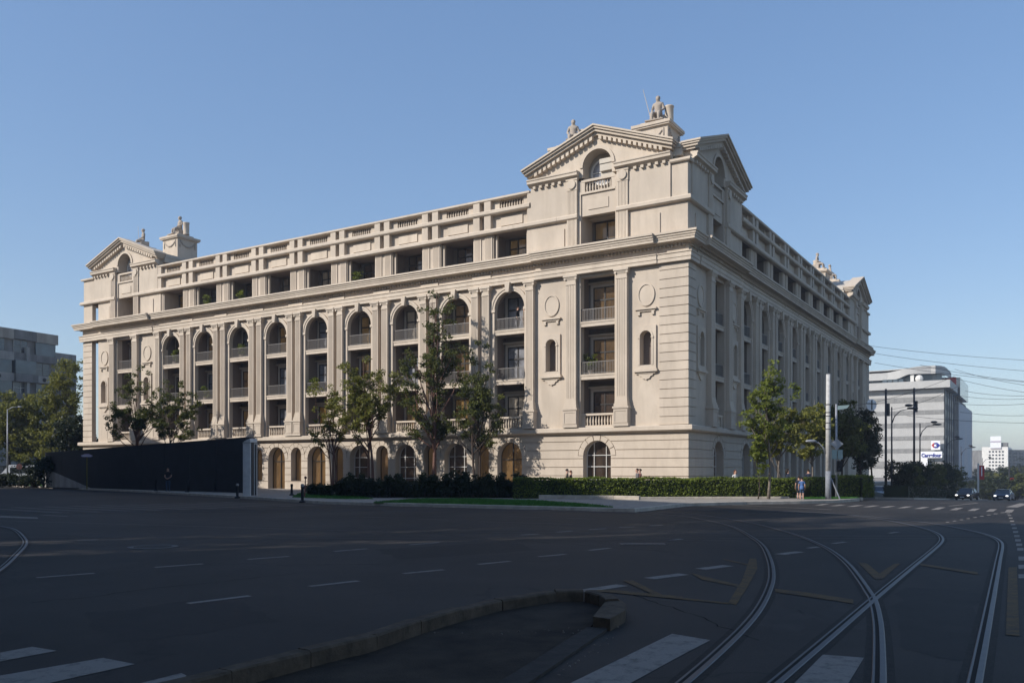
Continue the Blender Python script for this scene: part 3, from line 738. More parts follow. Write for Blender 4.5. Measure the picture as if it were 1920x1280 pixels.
def facade(F):
    L = F.L; a = F.a; tc1, tc2 = F.tc1, F.tc2
    # ---- ground floor: wall with arched openings, stone courses and voussoirs in front
    big = [(tc1 + .05, 1.06, 0.0, 2.80)] + [(c, 1.06, 0.0, 2.80) for c in a] + [(tc2, 1.06, 0.0, 2.80)]
    small = [((a[k] + a[k + 1]) / 2, .62, .85, 3.18) for k in range(8)]
    ops = sorted(big + small)
    gw = piece(F, 'ground_floor_wall', lambda b: wall_arched(b, .012, L - .012, 0, 4.40, ops, 0, .7), 'stone')
    RING = .40
    def hw_at(op, z):
        c, hw, sill, spring = op
        if z < sill: return 0.0
        if z <= spring: return hw
        r = hw + RING; dz = z - spring
        return math.sqrt(max(0, r * r - dz * dz))
    g = .028
    for r in range(len(GZ) - 1):
        z0, z1 = GZ[r] + g, GZ[r + 1] - g
        bounds = [(0, None)] + [(o[0], o) for o in ops] + [(L, None)]
        for i in range(len(bounds) - 1):
            zs = sorted(set([z0, z1] + [z0 + (z1 - z0) * k / 4 for k in range(1, 4)]))
            for op in (bounds[i][1], bounds[i + 1][1]):
                if op:
                    for e in (op[3], op[2]):
                        if z0 < e < z1: zs += [e - .001, e + .001]
            zs = sorted(zs); lo = []; hi = []
            for z in zs:
                lo.append((bounds[i][0] + (hw_at(bounds[i][1], z) + .012 if bounds[i][1] else -.057), z))
                hi.append((bounds[i + 1][0] - (hw_at(bounds[i + 1][1], z) + .012 if bounds[i + 1][1] else -.057), z))
            if min(h[0] - l[0] for l, h in zip(lo, hi)) < .03:
                keep = [k for k in range(len(zs)) if hi[k][0] - lo[k][0] > .03]
                if len(keep) < 2: continue
                lo = [lo[k] for k in keep]; hi = [hi[k] for k in keep]
            piece(F, 'stone_course', lambda b: b.prism_y(hi + lo[::-1], -.06, .01), 'stone', gw)
    for op in ops:
        c, hw, sill, spring = op; n = 7 if hw > 1 else 5
        for k in range(n):
            a0 = math.pi * k / n + .025; a1 = math.pi * (k + 1) / n - .025
            piece(F, 'voussoir', lambda b: b.ring_y(c, spring, hw + .003, hw + RING - .03, -.068, .01, a0, a1, 3), 'stone', gw)
    # openings
    for i, (c, hw, sill, spring) in enumerate(ops):
        top = spring + hw; lit = random.random()
        isbig = hw > 1
        if isbig:
            k = i // 2
            kind = 'grid' if (F is FR or c < 12 or 16 < c < 31) else 'door'
            pm = 'pane_dark' if kind == 'grid' else 'pane_shop'
            def fr(b):
                b.ring_y(0, spring, hw - .035, hw - .004, -.02, .06, 0, math.pi, 12)
                for s in (-1, 1): b.box(s * (hw - .02) - .015, s * (hw - .02) + .015, -.02, .06, 0, spring)
                if kind == 'grid':
                    for x in (-.47, .47): b.box(x - .02, x + .02, -.03, .05, 0, spring + math.sqrt(hw * hw - x * x) - .02)
                    for z in (1.15, 2.05, 2.85): b.box(-hw + .05, hw - .05, -.034, .046, z - .022, z + .022)
                else:
                    b.box(-.035, .035, -.03, .05, 0, top - .05); b.box(-hw + .05, hw - .05, -.034, .046, 2.55, 2.62)
            o = link('arched_window' if kind == 'grid' else 'arched_door', shared(f'gb{kind}', fr, 'frame_white' if kind == 'grid' else 'frame_dark'), PAL, W(F, c, 0, -.5))
        else:
            pm = 'pane_shop' if F is FL else 'pane_dark'
            def fr(b):
                b.ring_y(0, spring, hw - .05, hw - .004, -.02, .05, 0, math.pi, 10)
                for s in (-1, 1): b.box(s * (hw - .025) - .023, s * (hw - .025) + .023, -.02, .05, sill, spring)
                b.box(-hw, hw, -.45, .05, sill, sill + .06)
            o = link('arched_window', shared('gs', fr, 'frame_dark'), PAL, W(F, c, 0, -.5))
        def pn(b, hw=hw, sill=sill, spring=spring):
            b.prism_y([(hw * math.cos(math.pi * k / 12), spring + hw * math.sin(math.pi * k / 12)) for k in range(13)] + [(-hw, sill), (hw, sill)], .06, .075)
        link('pane', shared(f'gp{hw}{pm}', pn, pm), o)
    # ---- sill band between ground floor and main order
    piece(F, 'string_course', lambda b: b.sweep_x(BAND, 0, L, 1, 1 if F is FL else 0), 'stone_light')
    # ---- main wall
    n1, n2 = tc1 - 3.62, tc1 + 3.68
    n3, n4 = tc2 - 3.62, tc2 + 3.62
    nop = lambda c: (c, .42, 8.86, 10.75)
    end = F.gap[0] if F.gap else L - .012
    def mw(b):
        for t0, t1, n in ((.012, tc1 - BW, n1), (tc1 + BW, a[0] - OW, n2), (a[8] + OW, tc2 - BW, n3), (tc2 + BW, end, n4)):
            wall_arched(b, t0, t1, 4.78, 15.55, [nop(n)], 0, .5)
        for k in range(8): b.box(a[k] + OW, a[k + 1] - OW, 0, .3, 4.78, 15.55)
        for c in a:
            pts = [(c + OW, 13.75), (c + OW, 15.55), (c - OW, 15.55), (c - OW, 13.75)] + [(c - OW * math.cos(math.pi * k / 16), 13.75 + OW * math.sin(math.pi * k / 16)) for k in range(1, 16)]
            b.prism_y(pts, 0, .3)
        if F.gap:
            b.box(F.gap[1], L - .012, 0, .42, 4.78, 15.55)
            b.box(L - 1.2, L - .012, 2.5, 12, 4.78, 15.55)
    piece(F, 'upper_wall', mw, 'stone')
    def lw_(b):                                    # loggia lining, its shade put into a darker plaster colour
        for t0, t1 in ((.02, tc1 - BW + .004), (tc1 + BW - .004, a[0] - OW + .004), (a[8] + OW - .004, tc2 - BW + .004), (tc2 + BW - .004, end)): b.box(t0, t1, .5 if True else .3, D1 + .02, 4.78, 15.55)
        for k in range(8): b.box(a[k] + OW - .004, a[k + 1] - OW + .004, .3, D1 + .02, 4.78, 15.55)
        for c in a:
            pts = [(c + OW, 13.75), (c + OW, 15.55), (c - OW, 15.55), (c - OW, 13.75)] + [(c - (OW - .004) * math.cos(math.pi * k / 16), 13.75 + (OW - .004) * math.sin(math.pi * k / 16)) for k in range(1, 16)]
            b.prism_y(pts, .3, .6)
    piece(F, 'loggia_lining', lw_, 'shaded_plaster')
    # core of the wing behind the loggias
    def core(b):
        e = F.gap[0] - .3 if F.gap else L - .05
        e2 = F.gap[1] + .2 if F.gap else L - .05
        b.box(2.0, e2, .98, 14.0, -.1, 4.45); b.box(2.0, e, D1, 14.02, 4.5, 16.4); b.box(2.0, e + .02, 1.8, 14.0, 16.45, 21.88)
        if F.gap: b.box(e + .1, L - .06, 2.5, 14.0, 4.5, 22.2)
        b.box(.02, L - .03, .02, 13.9, 15.6, 17.36)
        b.box(.02, L - .03, .06, 13.9, 4.42, 4.775)
    piece(F, 'core_wall', core, 'shaded_plaster')
    # quoin blocks
    zq = [4.80] + [5.36 + .607 * k for k in range(17)] + [15.51]
    for r in range(len(zq) - 1):
        piece(F, 'quoin_block', lambda b: b.box(-.052, tc1 - 4.55, -.055, .01, zq[r] + .026, zq[r + 1] - .026), 'stone')
        t0 = F.gap[1] - .02 if F.gap else L - 1.5
        piece(F, 'quoin_block', lambda b: b.box(t0, L + .05, -.055, .01, zq[r] + .026, zq[r + 1] - .026), 'stone')
    # bays: slabs, railings, windows, balustrades
    for c, hw, arch in [(tc1, BW, 0)] + [(c, OW, 1) for c in a] + [(tc2, BW, 0)]:
        w = 2 * hw
        for zf in (8.5, 12.2):
            o = link('balcony', shared(f'slab{hw}', lambda b: (b.box(-hw - .0, hw + .0, -.03, D1 + .05, -.37, 0), b.box(-hw, hw, -.07, .0, -.12, -.02)), 'stone_light'), PAL, W(F, c, zf))
            link('soffit', shared(f'soff{hw}', lambda b: b.box(-hw + .003, hw - .003, .12, D1, -.385, -.36), 'shaded_plaster'), o)
            link('railing', shared(f'rl{hw}', railing(w - .02), 'rail_metal'), o)
        o = link('balustrade', shared(f'brail{hw}', lambda b: (b.box(-hw, hw, .06, .34, 5.62, 5.76), b.box(-hw, hw, .08, .32, 4.79, 4.93), b.box(-hw, -hw + .3, .09, .31, 4.93, 5.62), b.box(hw - .3, hw, .09, .31, 4.93, 5.62)), 'stone_light'), PAL, W(F, c))
        link('balusters', shared(f'bal{hw}', balusters(w, 9, 4.93, .69, .2, side=.32), 'stone_light', True), o, kind='stuff')
        for zf in (4.80, 8.5, 12.2):
            window(F, c + .05, zf + .02, D1, pane=random.choice(['pane_room', 'pane_room', 'pane_dark', 'pane_reflect', 'pane_curtain']))
        if arch:
            def surr(b):
                for s in (-1, 1):
                    b.box(s * (OW + .15) - .14, s * (OW + .15) + .14, -.10, .01, 4.79, 13.55)
                    b.box(s * (OW + .14) - .20, s * (OW + .14) + .20, -.17, .01, 13.55, 13.75)
                b.ring_y(0, 13.75, OW + .003, OW + .17, -.10, .01, 0, math.pi, 20); b.ring_y(0, 13.75, OW + .17, OW + .33, -.15, .01, 0, math.pi, 20)
            o = link('arch_surround', shared('surr', surr, 'stone_light'), PAL, W(F, c))
            link('keystone', shared('key', lambda b: b.prism_y([(-.13, 14.9), (.13, 14.9), (.22, 15.62), (-.22, 15.62)], -.42, 0), 'stone_light'), o)
        else:
            piece(F, 'lintel', lambda b: b.box(c - hw, c + hw, .004, .6, 15.3, 15.55), 'stone_light')
            for s in (-1, 1):
                piece(F, 'jamb_strip', lambda b: b.box(c + s * (hw + .06) - .07, c + s * (hw + .06) + .07, -.08, .01, 4.8, 15.3), 'stone_light')
    for tc in (tc1, tc2):
        for s in (-1, 1): pilaster(F, tc + s * 1.95)
    pilaster(F, a[0] - 1.86, .66, .34); pilaster(F, a[8] + 1.86, .66, .34)
    for k in range(8):
        m = (a[k] + a[k + 1]) / 2
        for s in (-1, 1): pilaster(F, m + s * .5, .62, .36)
    # medallions and niches
    for t in (n1, n2, n3, n4):
        def med(b):
            n = 28
            for i in range(n):
                a0, a1 = 2 * math.pi * i / n, 2 * math.pi * (i + 1) / n
                pt = lambda r, an: (r * .79 * math.cos(an), 13.6 + r * math.sin(an))
                b.prism_y([pt(.78, a0), pt(.78, a1), pt(.66, a1), pt(.66, a0)], -.085, .01)
            b.prism_y([(.52 * math.cos(2 * math.pi * i / 28), 13.6 + .66 * math.sin(2 * math.pi * i / 28)) for i in range(28)], -.035, .01)
        o = link('medallion', shared('med', med, 'stone_light'), PAL, W(F, t))
        link('ledge', shared('ledge', lambda b: (b.box(-.78, .78, -.20, .01, 12.58, 12.68), b.box(-.66, .66, -.10, .01, 12.46, 12.58), b.box(-.6, -.42, -.13, .01, 12.22, 12.46), b.box(.42, .6, -.13, .01, 12.22, 12.46)), 'stone_light'), o)
        def nic(b):
            wall_arched(b, -.74, .74, 8.62, 11.5, [(0, .42, 8.86, 10.75)], -.12, .004)
            b.ring_y(0, 10.75, .42, .54, -.16, -.11, 0, math.pi, 14)
            for s in (-1, 1): b.box(s * .48 - .06, s * .48 + .06, -.155, -.11, 8.86, 10.68); b.box(s * .48 - .09, s * .48 + .09, -.19, -.11, 10.66, 10.76)
        o = link('niche', shared('nic', nic, 'stone_light'), PAL, W(F, t))
        link('sill', shared('nsill', lambda b: (b.box(-.86, .86, -.26, .01, 8.40, 8.53), b.box(-.8, .8, -.2, .01, 8.53, 8.62), b.box(-.7, .7, -.14, .01, 8.28, 8.40)), 'stone_light'), o)
        link('corbel', shared('ncor', lambda b: b.prism_y([(-.55, 8.29), (.55, 8.29), (.48, 8.15), (.33, 8.1), (.25, 7.95), (.08, 7.92), (0, 7.85), (-.08, 7.92), (-.25, 7.95), (-.33, 8.1), (-.48, 8.15)], -.10, .01), 'stone_light'), o)
    # ---- entablature; breaks forward over the corner blocks
    b0, b1 = tc1 - 4.5, tc1 + 4.95
    e0, e1 = tc2 - 4.95, tc2 + 4.5
    m1 = 1 if F is FL else 0
    def ent(prof, o_):
        def fn(b):
            b.sweep_x(prof, 0, b0, 1, 0); b.sweep_x(off(prof, o_), b0, b1); b.sweep_x(prof, b1, e0)
            b.sweep_x(off(prof, o_), e0, e1); b.sweep_x(prof, e1, L, 0, m1)
        return fn
    piece(F, 'architrave', ent(ARCHI, .07), 'stone_light'); piece(F, 'frieze', ent(FRIEZE, .07), 'stone')
    piece(F, 'main_cornice', ent(CORN, .24), 'stone_light')
    def dent(b):
        t = .15
        while t < L - .2:
            o_ = .07 if (b0 < t < b1 or e0 < t < e1) else 0
            b.box(t, t + .15, -.22 - o_, -.05 - o_, 16.50, 16.678); t += .27
    piece(F, 'dentils', dent, 'stone_light', kind='stuff')
    # triglyph drops on the frieze over the pilasters
    for k in range(8):
        m = (a[k] + a[k + 1]) / 2
        link('frieze_block', shared('fb', lambda b: b.box(-.85, .85, -.16, -.05, 16.145, 16.4), 'stone_light'), PAL, W(F, m))
    # ---- attic storey
    tB, tE = tc1 + 5.75, tc2 - 5.75
    mids = [(a[k] + a[k + 1]) / 2 for k in range(8)]
    def apier(b):
        b.box(-.92, .92, .14, .4, 17.36, 19.44)
        for s in (-1, 1):
            b.box(s * .5 - .29, s * .5 + .29, -.08, .5, 19.8, 20.9); b.box(s * .5 - .29, s * .5 + .29, -.08, .5, 21.24, 21.95)
    for m in mids:
        o = link('attic_pier', shared('apier', apier, 'stone'), PAL, W(F, m))
        link('slot_back', shared('aslot', lambda b: (b.box(-.22, .22, .36, .48, 19.8, 20.9), b.box(-.22, .22, .36, .48, 21.24, 21.95)), 'shaded_plaster'), o, kind='stuff')  # shade between the twin posts put into the dark colour
        link('pier_lining', shared('apl', lambda b: b.box(-.93, .93, .4, 1.82, 17.36, 19.44), 'shaded_plaster'), o)
        link('fluted_shaft', shared('afl', lambda b: (fluted(.66, .06, 17.38, 19.42, 5)(b)), 'stone_light'), o, Matrix.Translation((-.5, .13, 0)))
        link('fluted_shaft', shared('afl', None, None), o, Matrix.Translation((.5, .13, 0)))
        link('attic_post', shared('apost', lambda b: b.box(-.07, .07, .3, .5, 17.36, 19.42), 'stone_light'), PAL, W(F, m + F.sg * 1.08 * (1 if F.sg > 0 else 1)))
    for t in (a[0] - 1.86, a[8] + 1.86):
        o = link('attic_pier', shared('apier1', lambda b: (b.box(-.5, .5, .14, 1.82, 17.36, 19.44), b.box(-.3, .3, -.08, .5, 19.8, 20.9), b.box(-.3, .3, -.08, .5, 21.24, 21.95)), 'stone'), PAL, W(F, t))
        link('fluted_shaft', shared('afl', None, None), o, Matrix.Translation((0, .13, 0)))
    for c in a:
        o = link('attic_panel', shared('apan', lambda b: (b.box(-1.7, 1.7, .30, .5, 19.79, 20.91),), 'stone'), PAL, W(F, c))
        link('raised_panel', shared('arp', lambda b: (b.box(-.95, .95, .22, .31, 20.02, 20.68)), 'stone_light'), o)
        o = link('roof_balustrade', shared('abal', lambda b: b.box(-1.7, 1.7, .66, .8, 20.9, 21.95), 'shaded_plaster'), PAL, W(F, c))  # backing wall, shade between the balusters put into its colour
        for s in (-1, 1): link('end_block', shared(f'abe{s}', lambda b: b.box(s * 1.355 - .305, s * 1.355 + .305, .22, .46, 21.24, 21.95), 'stone'), o)
        link('balusters', shared('abals', balusters(2.1, 9, 21.24, .71, .34), 'stone_light', True), o, kind='stuff')
        window(F, c + .35, 17.42, 1.8, 1.5, 1.9, pane=random.choice(['pane_room', 'pane_dark', 'pane_reflect', 'pane_curtain']), sur=False, rows=(.62,))
    S1 = [(0, 19.44), (.20, 19.44), (.30, 19.52), (.30, 19.72), (.24, 19.80), (0, 19.82), (-.5, 19.82), (-.5, 19.44)]
    S2 = [(-.7, 20.90), (.14, 20.90), (.22, 20.98), (.22, 21.18), (.16, 21.24), (-.7, 21.25)]
    S3 = [(-.85, 21.95), (.08, 21.95), (.14, 22.0), (.14, 22.14), (-.85, 22.16)]
    piece(F, 'attic_string_course', lambda b: b.sweep_x(S1, tB - 2.6 + .0, tE + 2.6), 'stone_light')
    piece(F, 'attic_ledge', lambda b: b.sweep_x(S2, tB - .3, tE + .3), 'stone_light')
    piece(F, 'parapet_rail', lambda b: b.sweep_x(S3, tB - .25, tE + .25), 'stone_light')
    piece(F, 'attic_soffit', lambda b: b.box(tB - .5, tE + .5, .06, 1.82, 19.43, 19.78), 'shaded_plaster')
    # ---- towers with pediments at both ends
    for tc, tA, tZ, near in ((tc1, .012, tc1 + 5.75, True), (tc2, tc2 - 5.75, L - .012, False)):
        tower(F, tc, tA, tZ, near, S1)

def tower(F, tc, tA, tZ, near, S1):
    x = lambda d: tc + d
    cs = -1 if near else 1                       # side on which the free corner lies
    def tw(b):
        for t0, t1 in ((tA, tc - BW), (tc + BW, tZ)):
            if F.gap and not near and t1 > F.gap[1]:
                b.box(t0, F.gap[0], 0, 1.82, 17.36, 19.44); b.box(F.gap[1], t1, 0, .42, 17.36, 19.44); b.box(t0, t1, 0, 1.82, 19.44, 22.1)
            else: b.box(t0, t1, 0, 1.82, 17.36, 22.1)
        b.box(tc - BW, tc + BW, .10, .5, 19.62, 21.18)
        b.box(tc - BW, tc + BW, 1.0, 1.8, 19.62, 22.3)
        # pediment bay proud of the corner
        for s in (-1, 1): b.box(tc + s * 3.65 - 1.72, tc + s * 3.65 + 1.72, -.10, .02, 19.84, 22.28)
        for s in (-1, 1): b.box(tc + s * 3.62 - 1.0, tc + s * 3.62 + 1.0, -.07, .02, 17.40, 18.95)
    piece(F, 'tower_wall', tw, 'stone')
    piece(F, 'tower_core', lambda b: b.box(tA + 2.6 if near else tA, tZ if near else tZ - 2.7, 1.82, 11.5, 17.2, 22.25), 'shaded_plaster')
    o = piece(F, 'tower_panel', lambda b: (b.box(tc - .78, tc + .78, .05, .12, 20.02, 20.72)), 'stone_light')
    window(F, tc + .1, 17.42, 1.8, 2.0, 2.1, pane='pane_room', sur=False, rows=(.4,))
    o = piece(F, 'tower_balustrade', lambda b: (b.box(tc - BW, tc + BW, .0, .3, 21.98, 22.14), b.box(tc - BW, tc + BW, -.02, .3, 21.14, 21.28), b.box(tc - BW, tc - BW + .3, .02, .28, 21.28, 21.98), b.box(tc + BW - .3, tc + BW, .02, .28, 21.28, 21.98)), 'stone_light')
    link('balusters', shared('tbal', balusters(2 * BW, 9, 21.28, .70, .15, side=.32), 'stone_light', True), o, Matrix.Translation((F.sg * tc, 0, 0)), kind='stuff')
    # flat corner ledge and string course on the tower
    piece(F, 'tower_ledge', lambda b: b.sweep_x([(0, 22.05), (.16, 22.05), (.22, 22.12), (.22, 22.26), (0, 22.3), (-.6, 22.3), (-.6, 22.05)], *((0, tc - 5.35, 1, 0) if near else (tc + 5.35, F.L, 0, 1 if F is FL else 0))), 'stone_light')
    for sg_ in (((0, tc - 1.5, 1, 0), (tc + 1.5, tZ - 2.62)) if near else ((tA + 2.62, tc - 1.5), (tc + 1.5, F.L, 0, 1 if F is FL else 0))):
        piece(F, 'tower_string_course', lambda b: b.sweep_x(S1, *sg_), 'stone_light')
    for s in (-1, 1):
        o = link('attic_pilaster', shared('tpil', fluted(.78, .20, 17.38, 21.5, 6), 'stone_light'), PAL, W(F, tc + s * 1.95))
        link('disc_block', shared('tdisc', lambda b: (b.box(-.42, .42, -.22, .02, 21.5, 22.3), b.ring_y(0, 21.9, 0, .32, -.32, -.2, 0, 2 * math.pi, 18), b.box(-.46, .46, -.26, .02, 22.2, 22.32)), 'stone_light'), o)
    # pediment
    rise, hw = 2.05, 5.55
    def tym(b):
        r = 1.12; sp = 22.95; b.box(tc - 5.3, tc - 1.12, .7, .9, 22.2, 22.3)
        for s in (-1, 1):
            pts = [(tc + s * r * math.sin(math.pi / 2 * i / 10), sp + r * math.cos(math.pi / 2 * i / 10)) for i in range(11)] + [(tc + s * r, 22.3), (tc + s * 5.3, 22.3), (tc + s * 5.3, 23.0), (tc, 22.95 + rise + .1)]
            b.prism_y(pts, -.08, .9)
        b.box(tc - 1.2, tc + 1.2, .9, 1.2, 22.1, 24.3)
    ped = piece(F, 'pediment', tym, 'stone')
    def arc(b):
        b.ring_y(tc, 22.95, 1.12, 1.34, -.17, 0, 0, math.pi, 20)
    piece(F, 'arch_trim', arc, 'stone_light', ped)
    # round-headed window behind the arch
    def rw(b):
        b.ring_y(tc, 22.75, .82, .95, .80, .9, 0, 2 * math.pi, 24); b.box(tc - .03, tc + .03, .81, .9, 21.95, 23.6); b.box(tc - .85, tc + .85, .815, .9, 22.72, 22.78)
    o = piece(F, 'round_window', rw, 'frame_white')
    piece(F, 'pane', lambda b: b.prism_y([(tc + .86 * math.cos(2 * math.pi * i / 24), 22.75 + .86 * math.sin(2 * math.pi * i / 24)) for i in range(24)], .86, .88), mat('pane_sky', (.22, .22, .24), .12, spec=.7), o)
    prof = [(0, 22.28), (.12, 22.28), (.30, 22.4), (.46, 22.46), (.46, 22.62), (.52, 22.68), (.52, 22.76), (0, 22.8)]
    for s in (-1, 1): piece(F, 'pediment_cornice', lambda b: b.sweep_x(prof, *(sorted((tc + s * 1.42, tc + s * 5.5)))), 'stone_light', ped)
    for i, (z0, th, d, ex) in enumerate(((22.93, .20, .34, 0), (23.13, .18, .56, .12), (23.31, .14, .70, .2), (23.45, .12, .80, .26))):
        h = hw + ex; rz = rise * h / hw; zz = z0 - rise * ex / hw
        piece(F, 'raking_cornice', lambda b: b.prism_y([(tc - h, zz), (tc, zz + rz), (tc + h, zz), (tc + h, zz + th), (tc, zz + rz + th), (tc - h, zz + th)], -d, .55 + i * .003), 'stone_light', ped)
    def modl(b):
        n = 13
        for s in (-1, 1):
            for i in range(n):
                q = .35 + i * .37; zc = 22.93 + rise * (1 - q / hw)
                b.add([(tc + s * (q - .11), y, zc - .02 + rise / hw * .11 + z) for y in (-.42, -.05) for z in (-.22, .02)] + [(tc + s * (q + .11), y, zc - .02 - rise / hw * .11 + z) for y in (-.42, -.05) for z in (-.22, .02)],
                      [(0, 1, 3, 2), (4, 6, 7, 5), (0, 4, 5, 1), (2, 3, 7, 6), (0, 2, 6, 4), (1, 5, 7, 3)])
            for i in range(5):
                q = 2.9 + i * .52; b.box(tc + s * q - .11, tc + s * q + .11, -.30, -.08, 22.1, 22.282)
    piece(F, 'modillions', modl, 'stone_light', ped, kind='stuff')
    dep = 6.5
    piece(F, 'pediment_roof', lambda b: (b.prism_y([(tc - 5.55, 22.26), (tc + 5.55, 22.26), (tc + 5.55, 23.3), (tc, 23.3 + rise), (tc - 5.55, 23.3)], .9, dep),
                                        [b.box(tc + s * 5.45 - .3, tc + s * 5.45 + .3, .5, dep, 22.6, 23.1) for s in (-1, 1)], [b.box(tc + s * 5.5 - .32, tc + s * 5.5 + .32, .56, dep, 23.1, 23.42) for s in (-1, 1)]), 'roof_stone', ped)
facade(FL); facade(FR)

# ---- pedestals on the towers
def roof_pedestal(F, t, y, stepx):
    def pd(b):
        b.box(-1.2, 1.2, -1.2, 1.2, 22.2, 25.75); b.box(-1.38, 1.38, -1.38, 1.38, 25.75, 25.85); b.box(-1.45, 1.45, -1.45, 1.45, 25.85, 26.05)
        b.box(-.95, .95, -.95, .95, 26.05, 26.3)
    o = link('roof_pedestal', shared('rped', pd, 'stone'), PAL, W(F, t, 0, -y))
    def sw(b):
        for f in range(4):
            ca, sa = math.cos(f * math.pi / 2), math.sin(f * math.pi / 2)
            pts = [(-.85, 25.45), (-.55, 25.15), (-.2, 24.98), (.2, 24.98), (.55, 25.15), (.85, 25.45)]
            tr = lambda x, yy, z: (x * ca - yy * sa, x * sa + yy * ca, z)
            b.tube([tr(x, -1.22, z) for x, z in pts], [.05, .07, .09, .09, .07, .05], 6)
            for s in (-1, 1): b.tube([tr(s * .88, -1.22, 25.55), tr(s * .92, -1.22, 24.85)], [.07, .04], 6)
    link('garland', shared('rgar', sw, 'stone_grey', True), o)
    return C0 + (F.M.to_3x3() @ Vector((F.sg * t, y, 0))) + Vector((0, 0, 26.3))
PEDS = [roof_pedestal(FL, 3.55, 3.55, 0), roof_pedestal(FL, 10.6, 4.0, 0), roof_pedestal(FL, 57.2, 4.0, 0), roof_pedestal(FL, 64.6, 4.8, 0), roof_pedestal(FR, 55.2, 4.0, 0), roof_pedestal(FR, 62.2, 4.0, 0)]
# ------------------------------------------------------------------ people and statues
def skin_body(name, joints, edges, mats, zones, sub=1):
    """one continuous body grown with Skin + Subdivision; zones(center)->material index"""
    keys = list(joints); idx = {k: i for i, k in enumerate(keys)}
    me = bpy.data.meshes.new('tmp'); me.from_pydata([joints[k][0] for k in keys], [(idx[a], idx[b]) for a, b in edges], [])
    o = bpy.data.objects.new('tmp', me); S.collection.objects.link(o)
    sk = o.modifiers.new('s', 'SKIN'); sk.use_smooth_shade = True
    for i, k in enumerate(keys):
        r = joints[k][1]; r = r if hasattr(r, '__len__') else (r, r)
        me.skin_vertices[0].data[i].radius = r
        me.skin_vertices[0].data[i].use_root = (k == 'pelvis')
    ss = o.modifiers.new('d', 'SUBSURF'); ss.levels = sub; ss.render_levels = sub
    dg = bpy.context.evaluated_depsgraph_get(); dg.update()
    out = bpy.data.meshes.new_from_object(o.evaluated_get(dg)); out.name = name
    bpy.data.objects.remove(o); bpy.data.meshes.remove(me)
    out.materials.clear()
    for m in mats: out.materials.append(MATS[m])
    for p in out.polygons: p.material_index = zones(p.center); p.use_smooth = True
    return out
def figure(h, pose='stand', shirt=1, sleeves='short', skirt=False):
    """joint table for a person of height h facing -Y"""
    J = dict(pelvis=((0, 0, .52), (.078, .058)), belly=((0, 0, .62), (.070, .052)), chest=((0, .005, .735), (.088, .058)), collar=((0, .008, .805), (.055, .045)), neck=((0, 0, .85), .030),
             jaw=((0, -.014, .895), (.036, .044)), skull=((0, -.006, .945), (.044, .054)), crown=((0, 0, .985), (.026, .032)), nose=((0, -.066, .918), .007))
    E_ = [('pelvis', 'belly'), ('belly', 'chest'), ('chest', 'collar'), ('collar', 'neck'), ('neck', 'jaw'), ('jaw', 'skull'), ('skull', 'crown'), ('jaw', 'nose')]
    stride = dict(stand=(0, 0), walk=(-.11, .10), clasp=(0, 0), seat=(0, 0))[pose]
    for i, s in enumerate((-1, 1)):
        k = 'LR'[i]; st = stride[i]; ar = -stride[i]
        J['sh' + k] = ((s * .100, .005, .795), .036)
        if pose == 'clasp':
            J['el' + k] = ((s * .135, .015, .64), .026); J['wr' + k] = ((s * .05, -.105, .56), .018); J['ha' + k] = ((s * .012, -.125, .545), .018)
        elif pose == 'seat':
            J['el' + k] = ((s * .15, .0, .65), .028); J['wr' + k] = ((s * .12, -.10, .58), .02); J['ha' + k] = ((s * .11, -.13, .575), .02)
        else:
            J['el' + k] = ((s * .128, .012 + ar * .3, .635), .027); J['wr' + k] = ((s * .128, -.03 + ar * .9, .50), .018); J['ha' + k] = ((s * .124, -.045 + ar * 1.05, .455), .019)
        if pose == 'seat':
            J['hi' + k] = ((s * .055, -.01, .50), .056); J['kn' + k] = ((s * .085, -.235, .50), .043); J['an' + k] = ((s * .085, -.25, .28), .024); J['to' + k] = ((s * .09, -.33, .245), .018)
        else:
            J['hi' + k] = ((s * .052, 0, .49), .052); J['kn' + k] = ((s * .055, -.012 + st * .55, .285), .037); J['an' + k] = ((s * .056, .012 + st, .05 + max(0, st) * .25), .022); J['to' + k] = ((s * .062, -.085 + st, .022 + max(0, st) * .1), .018)
        E_ += [('collar', 'sh' + k), ('sh' + k, 'el' + k), ('el' + k, 'wr' + k), ('wr' + k, 'ha' + k), ('pelvis', 'hi' + k), ('hi' + k, 'kn' + k), ('kn' + k, 'an' + k), ('an' + k, 'to' + k)]
        # fingers: four and a thumb, unequal and bent
        hx, hy, hz = J['ha' + k][0]; wx, wy, wz = J['wr' + k][0]
        dv = (Vector((hx - wx, hy - wy, hz - wz))).normalized()
        side = Vector((0, 1, 0)) if abs(dv.z) > .5 else Vector((0, 0, 1))
        side = (side - dv * side.dot(dv)).normalized(); inw = Vector((-s, 0, 0))
        inw = (inw - dv * inw.dot(dv)).normalized()
        for f, (o, L) in enumerate(((-.013, .030), (-.005, .036), (.004, .033), (.012, .026))):
            a = Vector((hx, hy, hz)) + side * o + dv * .015; b1 = a + dv * L * .6; b2 = b1 + (dv * .6 + inw * .6) * L * .5
            J[f'f{k}{f}a'] = (tuple(b1), .0052); J[f'f{k}{f}b'] = (tuple(b2), .0042); E_ += [('ha' + k, f'f{k}{f}a'), (f'f{k}{f}a', f'f{k}{f}b')]
        th = Vector((wx, wy, wz)).lerp(Vector((hx, hy, hz)), .6) - side * .022 + dv * .012
        J['t' + k] = (tuple(th), .0058); E_.append(('ha' + k, 't' + k))
    J = {k: (tuple(c * h for c in p), (tuple(x * h for x in r) if hasattr(r, '__len__') else r * h)) for k, (p, r) in J.items()}
    return J, E_
